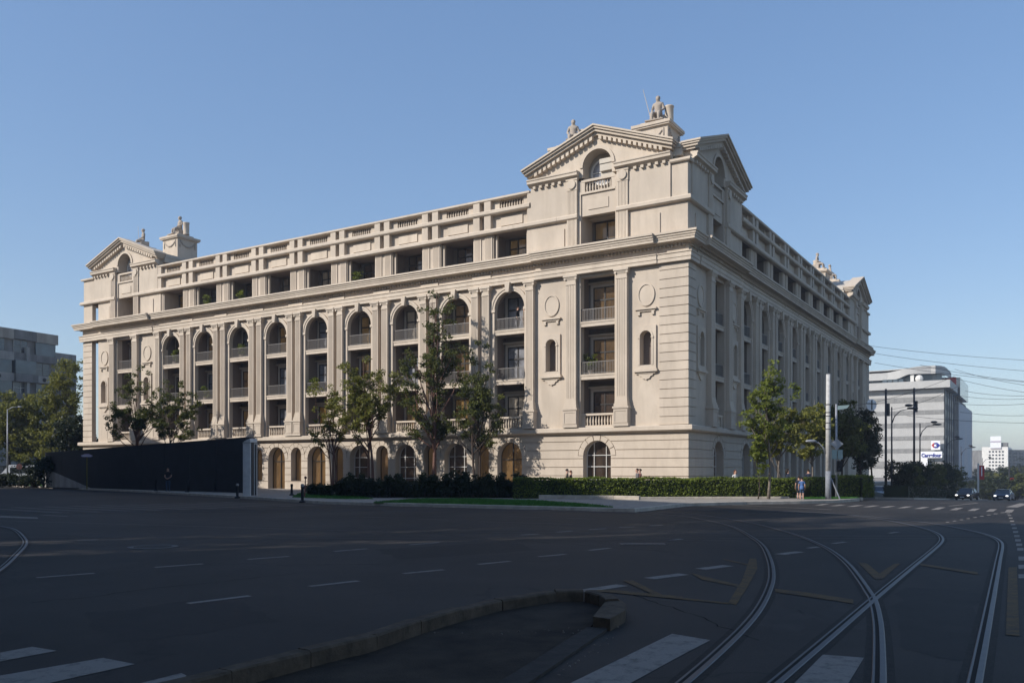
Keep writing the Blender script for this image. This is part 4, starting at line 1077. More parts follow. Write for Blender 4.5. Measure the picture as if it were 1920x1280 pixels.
def person(label, loc, h=1.72, rz=0.0, pose='stand', top='cloth_black', legs='cloth_denim', shoes='cloth_black', hair='hair', long_hair=False, sleeves='long', shorts=False, skirt=None, bag=None, group=None):
    t = thing('person', label, 'person', loc, rz, group)
    J, E_ = figure(h, pose); mats = ['skin', top, legs, shoes]
    def zone(c):
        z = c.z / h; ax = abs(c.x) / h
        if z > .825: return 0
        arm = ax > .095 or (pose == 'clasp' and c.y / h < -.07)
        if z > .515:
            if arm and pose == 'clasp' and sleeves == 'short' and z < .68: return 0
            if arm and sleeves == 'short' and z < .70: return 0
            if arm and z < .56: return 0
            return 1
        if ax > .1 and z > .38 and pose != 'seat': return 0
        if z < .045: return 3
        if shorts and z < .30: return 0
        return 2
    link('body', skin_body('body', J, E_, mats, zone, 1), t)
    hb = MB(); hb.ball((0, .006 * h, .953 * h), (.052 * h, .060 * h, .050 * h), 10, 8)
    # open the face side of the hair
    keep = [f for f in hb.f if not (sum(hb.v[i][1] for i in f) / len(f) < -.012 * h and sum(hb.v[i][2] for i in f) / len(f) < .965 * h)]
    hb.f = keep; hb.mi = [0] * len(keep)
    if long_hair: hb.tube([(0, .035 * h, .95 * h), (0, .045 * h, .88 * h), (0, .05 * h, .79 * h)], [.045 * h, .05 * h, .03 * h], 8)
    link('hair', hb.mesh('hair', hair, True), t)
    eb = MB()
    for s in (-1, 1):
        eb.ball((s * .017 * h, -.052 * h, .938 * h), .0048 * h, 6, 4)
    eb.box(-.012 * h, .012 * h, -.056 * h, -.050 * h, .893 * h, .897 * h)
    link('eyes_and_mouth', eb.mesh('eyes_and_mouth', 'hair'), t)
    er = MB()
    for s in (-1, 1): er.ball((s * .046 * h, .002 * h, .925 * h), (.008 * h, .012 * h, .017 * h), 6, 4)
    link('ears', er.mesh('ears', 'skin', True), t)
    hem = MB()
    if skirt:
        hem.lathe([(.085 * h, .58 * h), (.10 * h, .50 * h), (.115 * h, .36 * h), (.112 * h, .355 * h), (.08 * h, .5 * h)], 12); link('skirt', hem.mesh('skirt', skirt, True), t)
    else:
        hem.lathe([(.082 * h, .62 * h), (.090 * h, .53 * h), (.094 * h, .475 * h), (.090 * h, .472 * h), (.07 * h, .55 * h)], 12); link('shirt_hem', hem.mesh('shirt_hem', top, True), t)
    if bag:
        bb = MB(); bb.ball((0, .10 * h, .71 * h), (.085 * h, .055 * h, .115 * h), 10, 8)
        for s in (-1, 1): bb.tube([(s * .06 * h, .09 * h, .80 * h), (s * .065 * h, .02 * h, .835 * h), (s * .06 * h, -.062 * h, .77 * h), (s * .06 * h, -.04 * h, .68 * h), (s * .07 * h, .07 * h, .63 * h)], .009 * h, 5)
        t2 = thing('backpack', bag[1], 'backpack', loc, rz); link('backpack_bag', bb.mesh('backpack_bag', bag[0], True), t2)
    return t
PB = PZ
person('man in black shirt and blue jeans standing with clasped hands before the black wall', XY(315, 65.6, PB), 1.84, R(8), 'clasp', 'cloth_black', 'cloth_denim', sleeves='short')
def at(u, Y, z=PB): return XY(u, Y, z)
person('man in tan jacket walking behind the hedge left of the big arched window', at(1063.5, 54.2), 1.74, R(75), 'walk', 'cloth_tan', 'cloth_grey')
person('red-haired woman in dark top walking beside the man in tan', at(1070.5, 54.6), 1.64, R(75), 'walk', 'cloth_maroon', 'cloth_black', hair='hair_red')
person('person in grey coat at the front of the pair near the building corner', at(1194.5, 53.2), 1.76, R(-80), 'walk', 'cloth_grey', 'cloth_black')
person('person in dark maroon coat just right of the grey-coated walker', at(1200, 53.7), 1.74, R(-80), 'walk', 'cloth_maroon', 'cloth_black')
person('woman in white top walking behind the hedge on the shaded side', at(1379, 54.0), 1.66, R(20), 'walk', 'cloth_white', 'cloth_grey', hair='hair_red', long_hair=True)
person('long-haired person in blue with a dark bag past the hedge left of the gap', at(1477, 56.5), 1.74, R(100), 'walk', 'cloth_navy', 'cloth_black', long_hair=True)
person('person in dark blue shirt behind the hedge right of the gap', at(1516, 57.5), 1.72, R(160), 'stand', 'cloth_navy', 'cloth_black')
person('child in light blue shirt, denim shorts and white shoes at the kerb', XY(1503.5, 47.1, PB), 1.26, R(165), 'stand', 'cloth_blue', 'cloth_denim', 'shoe_white', sleeves='short', shorts=True)
person('taller child in dark navy clothes beside the blue-shirted child', XY(1498, 47.9, PB), 1.32, R(170), 'walk', 'cloth_navy', 'cloth_black', sleeves='short', shorts=True, bag=('cloth_black', 'black backpack worn by the navy-clothed child'))
def on_fac(F, t, d, z): return C0 + F.M.to_3x3() @ Vector((F.sg * t, -d, 0)) + Vector((0, 0, z))
person('man in dark suit leaning at the top balcony rail of the rightmost arch', on_fac(FL, FL.a[0] - .35, -.55, 12.2), 1.75, R(60), 'stand', 'cloth_black', 'cloth_black')
person('woman in brown dress behind the balcony rail of the rightmost arch', on_fac(FL, FL.a[0] - .8, -.75, 12.2), 1.66, R(250), 'stand', 'cloth_tan', 'cloth_tan', hair='hair_red')

def statue(label, p, rz, spear=True, tablet=True):
    t = thing('statue', label, 'statue', p, rz, 'roof statues'); t.scale = (1.3, 1.3, 1.2)
    h = 2.25; J, E_ = figure(h, 'seat'); J = {k: (q, (tuple(x * 1.25 for x in r) if hasattr(r, '__len__') else r * 1.25)) for k, (q, r) in J.items()}
    dz = .235 * h
    fig = skin_body('figure', {k: ((q[0], q[1], q[2] - dz), r) for k, (q, r) in J.items()}, E_, ['stone_grey'], lambda c: 0, 1); link('figure', fig, t)
    b = MB(); b.box(-.42, .42, -.20, .42, 0, .50); b.box(-.5, .5, -.85, .5, -.0, .06); link('seat_block', b.mesh('seat_block', 'stone_grey'), t)
    dr = MB(); dr.lathe([(.16 * h * .8, .52), (.2, .46), (.27, .3), (.34, .07), (.30, .07)], 12); link('drapery', dr.mesh('drapery', 'stone_grey', True), t)
    hm = MB(); hm.ball((0, 0, .955 * h - dz), (.058 * h, .066 * h, .06 * h), 10, 8); link('helmet', hm.mesh('helmet', 'stone_grey', True), t)
    if spear:
        s = MB(); s.tube([(-.25, -.28, .05), (-.75, -.34, 2.15)], [.022, .012], 6); link('spear', s.mesh('spear', 'stone_light'), t)
    if tablet:
        s = MB(); s.lathe([(.26, 0), (.26, .05), (.24, .1), (.24, .95), (.27, 1.0), (.27, 1.06)], 14, (.55, .25, .06)); link('column_stub', s.mesh('column_stub', 'stone_light', True), t)
an = math.atan2(NL.x, -NL.y)
statue('seated stone warrior with spear on the pedestal nearest the street corner', PEDS[0], an + .1)
statue('seated stone figure left of the near pediment, half hidden behind it', PEDS[1], an + .4, False)
statue('seated stone figure on the big pedestal right of the far left pediment', PEDS[2], an - .2, False)
statue('seated stone figure with spear rising behind the far left pediment apex', PEDS[3], an - .5, True, False)
ar_ = math.atan2(NR.x, -NR.y)
statue('seated stone figure left on the far end tower of the shaded side', PEDS[4], ar_, False)
statue('seated stone figure right on the far end tower of the shaded side', PEDS[5], ar_ + .5, False)

# ------------------------------------------------------------------ plants
def leaf_mesh(name, centres, sizes, n_each, spread, m, flat=.7):
    cs = np.repeat(np.asarray(centres, float), n_each, axis=0); sp = np.repeat(np.asarray(spread, float).reshape(-1, 1), n_each, axis=0)
    n = len(cs); d = rng.normal(size=(n, 3)); d /= np.linalg.norm(d, axis=1, keepdims=True); rad = rng.random((n, 1)) ** .5
    pos = cs + d * rad * sp * np.array([1, 1, flat])
    a = rng.normal(size=(n, 3)); a[:, 2] -= .3; a /= np.linalg.norm(a, axis=1, keepdims=True)
    b = np.cross(a, rng.normal(size=(n, 3))); b /= np.linalg.norm(b, axis=1, keepdims=True)
    s = (sizes[0] + (sizes[1] - sizes[0]) * rng.random((n, 1)))
    v = np.stack([pos - a * s, pos + b * s * .45, pos + a * s, pos - b * s * .45], 1).reshape(-1, 3)
    me = bpy.data.meshes.new(name); me.vertices.add(4 * n); me.vertices.foreach_set('co', v.ravel())
    me.loops.add(4 * n); me.loops.foreach_set('vertex_index', np.arange(4 * n)); me.polygons.add(n)
    me.polygons.foreach_set('loop_start', np.arange(0, 4 * n, 4)); me.polygons.foreach_set('loop_total', np.full(n, 4))
    me.materials.append(MATS[m]); me.update(calc_edges=True); me.validate(); return me
def tree(name, label, base, height, blobs, r0=.12, stems=1, nl=5200, size=(.09, .17), lm='leaf_dark', bm='bark', limbs=16, clump=.55, group=None, lean=0.0, first=.25, fill=1.0, sc=1.0):
    """blobs: ellipsoids (dx, dy, z, rx, ry, rz) that the crown fills"""
    t = thing(name, label, 'tree', base, 0, group); tb = MB(); tips = []
    blobs = [tuple(x * sc for x in b_) for b_ in blobs]; r0 *= sc; clump *= sc
    vol = [b[3] * b[4] * b[5] for b in blobs]; tot = sum(vol)
    for st in range(stems):
        ang = random.uniform(0, 6.28) if stems == 1 else st * 6.28 / stems + .4
        off_ = Vector((math.cos(ang), math.sin(ang) * .5, 0)) * (0 if stems == 1 else .18)
        topb = blobs[st % len(blobs)] if stems > 1 else max(blobs, key=lambda b: b[2] + b[5])
        top = Vector((topb[0], topb[1], topb[2] + topb[5] * .75))
        pts = []; n = 9
        for i in range(n + 1):
            f = i / n; p = off_.lerp(top, f); p.z = top.z * f
            w = .10 * math.sin(f * 7 + st * 2) * (1 - f * .3); p.x = off_.x * (1 - f) + top.x * f ** 1.4 + w + lean * f; p.y = off_.y * (1 - f) + top.y * f ** 1.4 + w * .6
            pts.append(p)
        tb.tube(pts, [max(.012, r0 * (1 - .92 * (i / n) ** .8)) * (1.25 if i == 0 else 1) for i in range(n + 1)], 7)
        for k in range(limbs // stems):
            bl = random.choices(blobs, vol)[0]
            d = Vector((random.gauss(0, 1), random.gauss(0, 1), random.gauss(0, 1))).normalized() * random.uniform(.45, 1.0)
            tip = Vector((bl[0] + d.x * bl[3], bl[1] + d.y * bl[4], bl[2] + d.z * bl[5]))
            f = max(first, min(.93, (tip.z / top.z) * random.uniform(.45, .8)))
            i = min(n - 1, int(f * n)); a = pts[i].lerp(pts[i + 1], f * n - i)
            mid = a.lerp(tip, .5) + Vector((random.gauss(0, .12), random.gauss(0, .12), -.06 * (tip - a).length))
            r = r0 * (1 - .9 * f) * .55 + .008
            tb.tube([a, mid, tip], [r, r * .6, .006], 5); tips.append((tip, .9)); tips.append((mid.lerp(tip, .55), .8))
            for q in range(3):
                tw = tip.lerp(mid, random.uniform(.1, .7)) + Vector((random.gauss(0, .35), random.gauss(0, .35), random.gauss(.1, .3))) * clump * 1.6
                tb.tube([mid.lerp(tip, random.uniform(.3, .8)), tw], [r * .3, .004], 4, False); tips.append((tw, .7))
    for bl, v in zip(blobs, vol):
        for q in range(int(max(4, fill * 40 * (v / tot)))):
            d = Vector((random.gauss(0, 1), random.gauss(0, 1), random.gauss(0, 1))).normalized() * random.uniform(.5, 1.0) ** .6
            tips.append((Vector((bl[0] + d.x * bl[3], bl[1] + d.y * bl[4], bl[2] + d.z * bl[5])), random.uniform(.6, 1.1)))
    link('trunk', tb.mesh('trunk', bm, True), t)
    cs = [(p.x, p.y, p.z) for p, _ in tips]; sp = [clump * w for _, w in tips]
    link('crown', leaf_mesh('crown', cs, size, max(8, nl // len(cs)), sp, lm), t)
    return t
ZP = PZ
tree('young_tree', 'slender green tree standing behind the black wall, left of its pair', XY(253, 77.5, ZP), 11.3, [(-.2, 0, 7.6, 2.3, 1.8, 2.3), (.3, 0, 9.6, 1.2, 1.2, 1.5), (-1.3, 0, 6.0, 1.3, 1.2, 1.2), (1.8, 0, 7.0, 1.3, 1.2, 1.3)], .13, nl=6400, size=(.075, .14), bm='bark_red', limbs=24, clump=.46, fill=.7)
tree('young_tree', 'thin ragged tree behind the black wall, right of its pair', XY(318, 75.5, ZP), 10, [(.1, 0, 8.4, 1.6, 1.3, 1.5), (1.6, 0, 6.6, 1.2, 1.1, 2.2), (-.5, 0, 5.8, 1.0, 1, 1.5), (.8, 0, 5.0, 1.4, 1, 1.0)], .11, nl=5400, size=(.075, .14), limbs=20, clump=.42, fill=.7)
tree('young_tree', 'small multi-stem tree with reddish stems beside the plaza', XY(626, 67, ZP), 7.4, [(-.6, 0, 5.9, 1.0, .9, 1.5), (.5, 0, 4.9, 1.1, 1, 1.6), (-1.0, 0, 4.2, .9, .8, .9)], .075, stems=3, nl=3600, size=(.07, .13), bm='bark_red', limbs=20, clump=.36, lm='leaf_olive', sc=1.22, fill=.6)
tree('young_tree', 'broad bright green tree left of the tall dark tree', XY(694, 65, ZP), 9.2, [(-.5, 0, 7.6, 1.4, 1.2, 1.4), (.4, 0, 6.2, 1.9, 1.5, 1.6), (-1.1, 0, 5.4, 1.2, 1.1, 1.5), (1.4, 0, 7.0, .9, .8, .9)], .11, stems=2, nl=8200, size=(.075, .14), bm='bark_red', limbs=26, lm='leaf_olive', clump=.42, sc=1.2, fill=.8)
tree('tall_tree', 'tallest dark tree in front of the arches, open branching crown', XY(812, 63, ZP), 12.4, [(.2, 0, 11.3, 1.1, 1.0, 1.4), (.3, 0, 10.0, 1.3, 1.1, 1.3), (.7, 0, 8.7, 1.4, 1.2, 1.5), (-.8, 0, 7.9, 1.7, 1.2, 1.1), (-1.2, 0, 5.6, 1.2, 1.1, 1.2), (1.0, 0, 6.6, 1.3, 1.1, 1.2), (.2, 0, 3.9, 2.2, 1.2, .9)], .135, nl=10500, size=(.075, .14), bm='bark_red', limbs=48, clump=.38, first=.18, sc=1.2, fill=.6)
tree('young_tree', 'dark leafy tree right of the tallest tree', XY(893, 61.3, ZP), 9.4, [(.2, 0, 8.3, .9, .9, 1.1), (-.3, 0, 6.9, 1.5, 1.2, 1.3), (.8, 0, 5.6, 1.3, 1.1, 1.2), (-.5, 0, 4.6, 1.5, 1.1, 1.1), (.9, 0, 3.5, 1.0, .9, .8)], .10, stems=2, nl=7000, size=(.075, .14), limbs=32, clump=.38, sc=1.165, fill=.6)
tree('young_tree', 'bright green street tree in front of the shaded facade', XY(1441, 49.0, ZP), 8.3, [(.0, 0, 7.0, .95, .9, 1.1), (-.3, 0, 5.5, 1.4, 1.2, 1.1), (1.2, 0, 5.9, .7, .7, .8), (-.2, 0, 4.2, 1.5, 1.1, .9)], .085, nl=5600, size=(.06, .12), bm='bark_pale', limbs=28, lm='leaf_bright', clump=.34, first=.3, fill=.6)
tree('young_tree', 'pale olive tree mingling with the bright street tree', XY(1462, 52.4, ZP), 5.6, [(-.9, 0, 4.3, 1.2, 1, .9), (.4, 0, 4.4, 1.3, 1, 1.0), (-.2, 0, 3.3, 1.5, 1, .7), (1.6, 0, 4.9, .8, .8, .8)], .07, stems=2, nl=4200, bm='bark_pale', limbs=24, lm='leaf_olive', clump=.36, fill=.7)
tree('sapling', 'thin sapling with few leaves beside the bright street tree', XY(1421.5, 48.8, ZP), 3.6, [(0, 0, 2.9, .35, .35, .8), (.2, 0, 1.9, .3, .3, .5)], .035, nl=420, bm='bark', limbs=9, lm='leaf_bright', clump=.25)
tree('young_tree', 'small pale olive tree behind the hedge gap', XY(1521, 57, ZP), 6.6, [(.1, 0, 4.6, 1.1, 1, 1.2), (-.3, 0, 3.3, 1.1, 1, .8), (.2, 0, 5.8, .6, .6, .7)], .07, nl=3600, bm='bark_pale', limbs=20, lm='leaf_olive', clump=.36)
tree('street_tree', 'dark tree behind the white concrete pole', XY(1577, 63, ZP), 7.5, [(0, 0, 5.3, 1.5, 1.3, 1.6), (.6, 0, 3.6, 1.3, 1.2, 1.1)], .11, nl=5200, limbs=20, lm='leaf_dark')
tree('street_tree', 'dark dense tree against the far end of the shaded facade', XY(1612, 72, ZP), 7.6, [(0, 0, 4.9, 1.6, 1.5, 2.0), (.3, 0, 3.0, 1.3, 1.2, 1.4)], .12, nl=6000, limbs=20, lm='leaf_shade', clump=.6)
tree('street_tree', 'rightmost dark tree at the end of the palace, beside the striped building', XY(1634, 78, -.3), 6.8, [(-.3, 0, 5.6, .9, 1.2, 1.7), (-.5, 0, 4.2, .7, 1.1, .8)], .12, nl=5000, limbs=16, lm='leaf_shade', clump=.6)
# trees on the left background
for lab, u, Y, blobs, lm in (('tall pale green tree touching the far left end of the palace', 124, 102, [(0, 0, 10.5, 2.6, 2.3, 4.2), (-.8, 0, 5.5, 2.8, 2.4, 3.2), (.6, 0, 13.8, 1.4, 1.3, 1.8)], 'leaf_olive'),
                             ('olive tree in front of the grey apartment block', 72, 104, [(0, 0, 7.5, 2.9, 2.5, 3.4), (-.8, 0, 4.2, 2.6, 2.2, 2.4)], 'leaf_olive'),
                             ('leftmost olive tree at the picture edge', 16, 104, [(0, 0, 8.0, 2.8, 2.5, 3.2), (.6, 0, 4.6, 2.8, 2.2, 2.2)], 'leaf_olive'),
                             ('dark low tree between wall and palace end', 142, 96, [(0, 0, 4.8, 2.4, 2, 3.2)], 'leaf_shade')):
    tree('park_tree', lab, XY(u, Y, ZP), 15, blobs, .22, nl=9000, size=(.13, .24), limbs=26, lm=lm, clump=.85, fill=1.8)
for lab, u, Y, rx, h, s_ in (('dark bush against the left end of the black wall', 82, 83.5, 1.7, 3.3, 1), ('second dark bush beside the white van', 62, 86, 1.3, 2.5, 1), ('low round bush left of the white van pole', 8, 88, 1.6, 1.3, 1), ('low round bush right of the white van pole', 38, 88, 1.8, 1.2, 1)):
    t = thing('bush', lab, 'bush', XY(u, Y, ZP), 0); sb = MB()
    for q in range(7): a = q * .9; sb.tube([(0, 0, 0), (math.cos(a) * rx * .5, math.sin(a) * rx * .5, h * .6)], [.05, .01], 5)
    link('stems', sb.mesh('stems', 'bark'), t)
    cs = [(random.gauss(0, rx * .45), random.gauss(0, rx * .4), h * random.uniform(.15, .85)) for _ in range(40)]
    link('foliage', leaf_mesh('foliage', cs, (.09, .16), 55, [.5] * 40, 'leaf_shade'), t)
# shrubs at the foot of the trees in front of the arches
shr = [(590, 56, .8, .9), (612, 54, .9, 1.0), (640, 53, 1.0, 1.5), (668, 52, 1.1, 1.9), (700, 51.5, 1.2, 1.5), (735, 51.5, 1.2, 2.1), (770, 51, 1.2, 1.6), (800, 51.5, 1.2, 2.0), (832, 51, 1.2, 1.9), (865, 51, 1.2, 2.1), (897, 51, 1.2, 2.3), (928, 51, 1.1, 2.0), (958, 50.8, 1.0, 1.7), (982, 51, .8, 2.0)]
desc = ['small shrub beside the lawn nearest the plaza', 'second small shrub from the plaza', 'upright shrub under the multi-stem tree', 'dark shrub below the broad bright tree, left', 'low shrub at the foot of the broad bright tree', 'tall spiky shrub right of the broad bright tree', 'low dark shrub left of the tallest tree',
        'shrub at the foot of the tallest tree', 'dark shrub right of the tallest trunk', 'shrub left of the dark leafy tree', 'tall shrub at the foot of the dark leafy tree', 'shrub in front of the rightmost low arch, left', 'low shrub joining the clipped hedge', 'spiky shrub standing at the start of the clipped hedge']
for (u, Y, rx, h), lab in zip(shr, desc):
    t = thing('shrub', lab, 'shrub', XY(u, Y, ZP), 0, 'shrubs under the trees'); sb = MB(); cs = []; n = 9
    for q in range(n):
        a = random.uniform(0, 6.28); r = random.uniform(.2, 1) * rx; hh = h * .72 * random.uniform(.6, 1.0)
        tip = (math.cos(a) * r, math.sin(a) * r * .8, hh); sb.tube([(tip[0] * .3, tip[1] * .3, 0), tip], [.02, .005], 4)
        for k in range(6): f = .2 + .14 * k; cs.append((tip[0] * (.3 + .7 * f), tip[1] * (.3 + .7 * f), hh * (f + .1)))
    link('stems', sb.mesh('stems', 'bark'), t)
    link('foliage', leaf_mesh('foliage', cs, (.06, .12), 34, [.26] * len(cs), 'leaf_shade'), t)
# clipped hedges
def hedge(label, pts, w, z0, z1, dens=330, lm='leaf_hedge'):
    t = thing('hedge', label, 'hedge', pts[0], 0, None); p0 = Vector(pts[0]); core = MB(); pos = []
    for i in range(len(pts) - 1):
        a, b = Vector(pts[i]) - p0, Vector(pts[i + 1]) - p0; d = (b - a); L = d.length; d.normalize(); nrm = Vector((-d.y, d.x, 0)); az = [gh(*(Vector(pts[k]).xy)) for k in (i, i + 1)]
        g0, g1 = (pts[i].z, pts[i + 1].z)
        pl = [(a - nrm * w * .42), (b - nrm * w * .42), (b + nrm * w * .42), (a + nrm * w * .42)]
        core.prism_z([(q.x, q.y) for q in pl], z0 - .02, z1 - .08)
        n = int(dens * L * (2 * (z1 - z0) + w))
        for _ in range(n):
            f = random.random(); face = random.choices((0, 1, 2), ((z1 - z0), (z1 - z0), w))[0]
            und = .05 * math.sin(f * L * 1.7) + .03 * math.sin(f * L * 4.1)
            if face == 2: off_ = random.uniform(-.5, .5) * w; z = z1 + und * .7 + random.gauss(0, .03)
            else: off_ = (.5 if face else -.5) * w + und + random.gauss(0, .035); z = random.uniform(z0, z1)
            q = a + d * (f * L) + nrm * off_; pos.append((q.x, q.y, z + (1 - f) * 0 ))
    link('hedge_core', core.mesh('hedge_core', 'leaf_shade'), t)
    link('foliage', leaf_mesh('foliage', pos, (.045, .085), 1, [.02] * len(pos), lm), t)
hedge('long clipped hedge in front of the palace corner', [XY(962, 50.3), XY(1200, 50.3), XY(1380, 50.6), XY(1487, 50.9)], 1.1, ZP, 1.30)
hedge('short clipped hedge between the gap and the white pole', [XY(1512, 51.0), XY(1548, 51.2)], 1.0, ZP, 1.30)
hedge('clipped hedge right of the white pole turning up the side street', [XY(1558, 51.4), XY(1600, 51.8), XY(1622, 53.0)], 1.2, ZP, 1.40, lm='leaf_hedge')
hedge('dark unclipped hedge behind the shrubs in front of the arches', [XY(640, 54.5), XY(720, 53), XY(850, 52.2), XY(975, 52.0)], 1.3, ZP, 1.05, 220, 'leaf_shade')
def slope_hedge(label, s0, s1, q, w, h):
    t = thing('hedge', label, 'hedge', QS(q, s0, .15), 0, None); p0 = QS(q, s0, .15); core = MB(); pos = []
    n = max(1, int((s1 - s0) / 6))
    for i in range(n):
        a, b = QS(q, s0 + (s1 - s0) * i / n, .15) - p0, QS(q, s0 + (s1 - s0) * (i + 1) / n, .15) - p0; nn = NR * w * .45
        vs = [a - nn, b - nn, b + nn, a + nn]
        core.add([(v.x, v.y, v.z) for v in vs] + [(v.x, v.y, v.z + h - .1) for v in vs], [(0, 3, 2, 1), (4, 5, 6, 7), (0, 1, 5, 4), (1, 2, 6, 5), (2, 3, 7, 6), (3, 0, 4, 7)])
        for _ in range(int(190 * (b - a).length)):
            f = random.random(); p = a.lerp(b, f) + NR * random.choice((-.5, .5)) * w * (1 if random.random() < .6 else random.random()); pos.append((p.x + random.gauss(0, .06), p.y + random.gauss(0, .06), p.z + random.uniform(0, h)))
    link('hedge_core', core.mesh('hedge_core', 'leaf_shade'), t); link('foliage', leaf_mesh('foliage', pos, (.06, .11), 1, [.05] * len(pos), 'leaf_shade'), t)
slope_hedge('low dark hedge on the median of the right street', 30, 75, 8.4, 2.2, 1.15)
for i, (s, h, rr) in enumerate(((34, 3.6, 1.2), (41, 3.8, 1.3), (47, 4.2, 1.4), (60, 4.6, 1.6), (74, 4.8, 1.7), (90, 5.2, 1.8))):
    lab = ['nearest', 'second nearest', 'third', 'fourth', 'fifth', 'farthest'][i] + ' small tree on the median hedge of the right street'
    tree('median_tree', lab, QS(8.2, s, .1), h, [(0, 0, h * .62, rr, rr, h * .36), (.3, .2, h * .4, rr * .9, rr * .9, h * .2)], .09, nl=3400, size=(.10, .18), limbs=14, clump=.6, lm='leaf_dark' if i % 2 else 'leaf_shade', group='median trees')
for i, (u, Y, h, rr, lm) in enumerate(((1838, 190, 5, 2.6, 'leaf_shade'), (1858, 205, 6.2, 3.2, 'leaf_far'), (1876, 200, 6.2, 2.6, 'leaf_olive'), (1893, 190, 7.2, 2.4, 'leaf_shade'), (1882, 240, 8.0, 4.5, 'leaf_far'), (1912, 205, 7.6, 4.0, 'leaf_far'), (1925, 165, 5.6, 3.4, 'leaf_dark'), (1850, 172, 4.2, 2.6, 'leaf_shade'), (1872, 168, 4.2, 2.6, 'leaf_shade'), (1900, 168, 4.2, 3.0, 'leaf_shade'), (1848, 262, 7.5, 4.5, 'leaf_far'), (1908, 262, 10, 5.5, 'leaf_far'))):
    b = XY(u, Y); b.z = gh(b.x, b.y)
    lab = ['dark tree right of the mural wall', 'pale green tree below the far white block', 'small dark tree left of the conifer', 'dark conifer-like tree before the far block', 'tall hazy tree beside the far white block', 'pale tree at the far right street', 'dark tree at the right picture edge',
           'low dark street tree behind the black car', 'low dark tree behind the red banner', 'low dark tree above the silver car', 'hazy tree left under the far white block', 'hazy tall tree at the far right'][i]
    tree('roadside_tree', lab, b, h, [(0, 0, h * .6, rr, rr, h * .38), (.5, 0, h * .35, rr * .9, rr, h * .25)], .2, nl=3200, size=(.2, .36), limbs=12, clump=1.1, lm=lm, group='trees down the right street')
# potted plants on balconies
def potted(label, p, h=1.0):
    t = thing('potted_plant', label, 'plant', p, 0, 'balcony plants'); b = MB(); b.lathe([(.16, 0), (.2, .3), (.21, .34), (.17, .34)], 10); link('pot', b.mesh('pot', 'terracotta'), t)
    cs = [(random.gauss(0, .16), random.gauss(0, .16), .4 + random.random() * h) for _ in range(14)]; link('foliage', leaf_mesh('foliage', cs, (.07, .13), 22, [.24] * 14, 'leaf_bright'), t)
for F, t, d, z, h, lab in ((FL, FL.tc1 + .9, -.6, 8.5, 1.1, 'leafy potted plant on the middle balcony of the near corner bay'), (FL, FL.a[4] + .7, -.5, 8.5, .9, 'potted plant on the middle balcony of the central arch'), (FL, FL.a[6] + .5, -.6, 12.2, 1.1, 'potted plant on the top balcony of the seventh arch from the corner'),
                           (FL, FL.a[3] + .9, -.7, 17.4, .7, 'potted plant in the attic loggia of the fourth arch from the corner'), (FL, FL.a[6] + .8, -.7, 17.4, .8, 'potted plant in the attic loggia of the seventh arch from the corner'), (FL, FL.a[7] + .7, -.6, 8.5, .9, 'potted plant on the middle balcony of the eighth arch from the corner'),
                           (FL, FL.a[8] + .4, -.6, 12.2, 1.2, 'potted plant on the top balcony of the leftmost arch'), (FL, FL.a[7] + .5, -.7, 17.4, .8, 'potted plant in the attic loggia of the eighth arch from the corner')):
    potted(lab, on_fac(F, t, d, z), h)
# ------------------------------------------------------------------ black wall on the left, with its pylon
h0 = XY(85, 84, PZ); h1 = XY(461, 62, PZ)
hv = (h1 - h0); hl = hv.length; hd = hv.normalized()
wall = thing('black_wall', 'long black painted wall in shade at the left of the street', 'wall', h0, math.atan2(hd.y, hd.x))
za, zb = 3.45 - PZ, 4.12 - PZ
b = MB(); b.prism_y([(0, -.1), (hl, -.1), (hl, zb), (0, za)], 0, .4); link('wall_body', b.mesh('wall_body', 'hoarding'), wall)
b = MB(); b.prism_y([(-.02, za + .002), (hl, zb + .002), (hl, zb + .07), (-.02, za + .07)], -.05, .45); link('coping', b.mesh('coping', 'hoarding'), wall)
npan = 9
for i in range(npan):
    x0 = hl * i / npan + .012; x1 = hl * (i + 1) / npan - .012; t0 = za + (zb - za) * x0 / hl - .03; t1 = za + (zb - za) * x1 / hl - .03
    b = MB(); b.prism_y([(x0, .03), (x1, .03), (x1, t1), (x0, t0)], -.03, .01); link('wall_panel', b.mesh('wall_panel', 'hoarding'), wall)
# raised diagonal mouldings and the bare concrete corner
for x0, z0, x1, z1 in ((hl * .02, 2.6, hl * .38, 1.1), (hl * .38, 1.1, hl * .98, 3.2)):
    b = MB(); b.prism_y([(x0, z0), (x1, z1), (x1, z1 + .05), (x0, z0 + .05)], -.045, -.02); link('diagonal_moulding', b.mesh('diagonal_moulding', 'hoarding'), wall)
b = MB(); b.prism_y([(.0, .0), (hl * .29, .0), (.0, 1.85)], -.055, -.025); link('concrete_corner', b.mesh('concrete_corner', 'concrete'), wall)
b = MB(); b.box(hl * .76, hl * .80, -.06, -.02, 3.0, 3.55); link('vent', b.mesh('vent', 'black_paint'), wall)
py = thing('stone_pylon', 'pale grey stone pylon at the right end of the black wall', 'pylon', XY(467, 54.5, PZ), R(-22))
b = MB(); b.prism_y([(-.32, -.05), (.24, -.05), (.24, 3.5), (.20, 3.66), (-.20, 3.5), (-.32, 3.4)], -.2, .5); link('slab', b.mesh('slab', mat('pylon_stone', (.58, .56, .54), .8, var=.12, vscale=3, bmp=.2)), py)
b = MB(); b.box(-.34, .26, -.23, .53, 3.36, 3.42); link('cap', b.mesh('cap', 'concrete'), py)
b = MB(); b.box(.245, .29, -.1, .12, .05, 3.4); b.box(.245, .31, .25, .34, .05, 3.3); link('metal_strip', b.mesh('metal_strip', 'steel'), py)
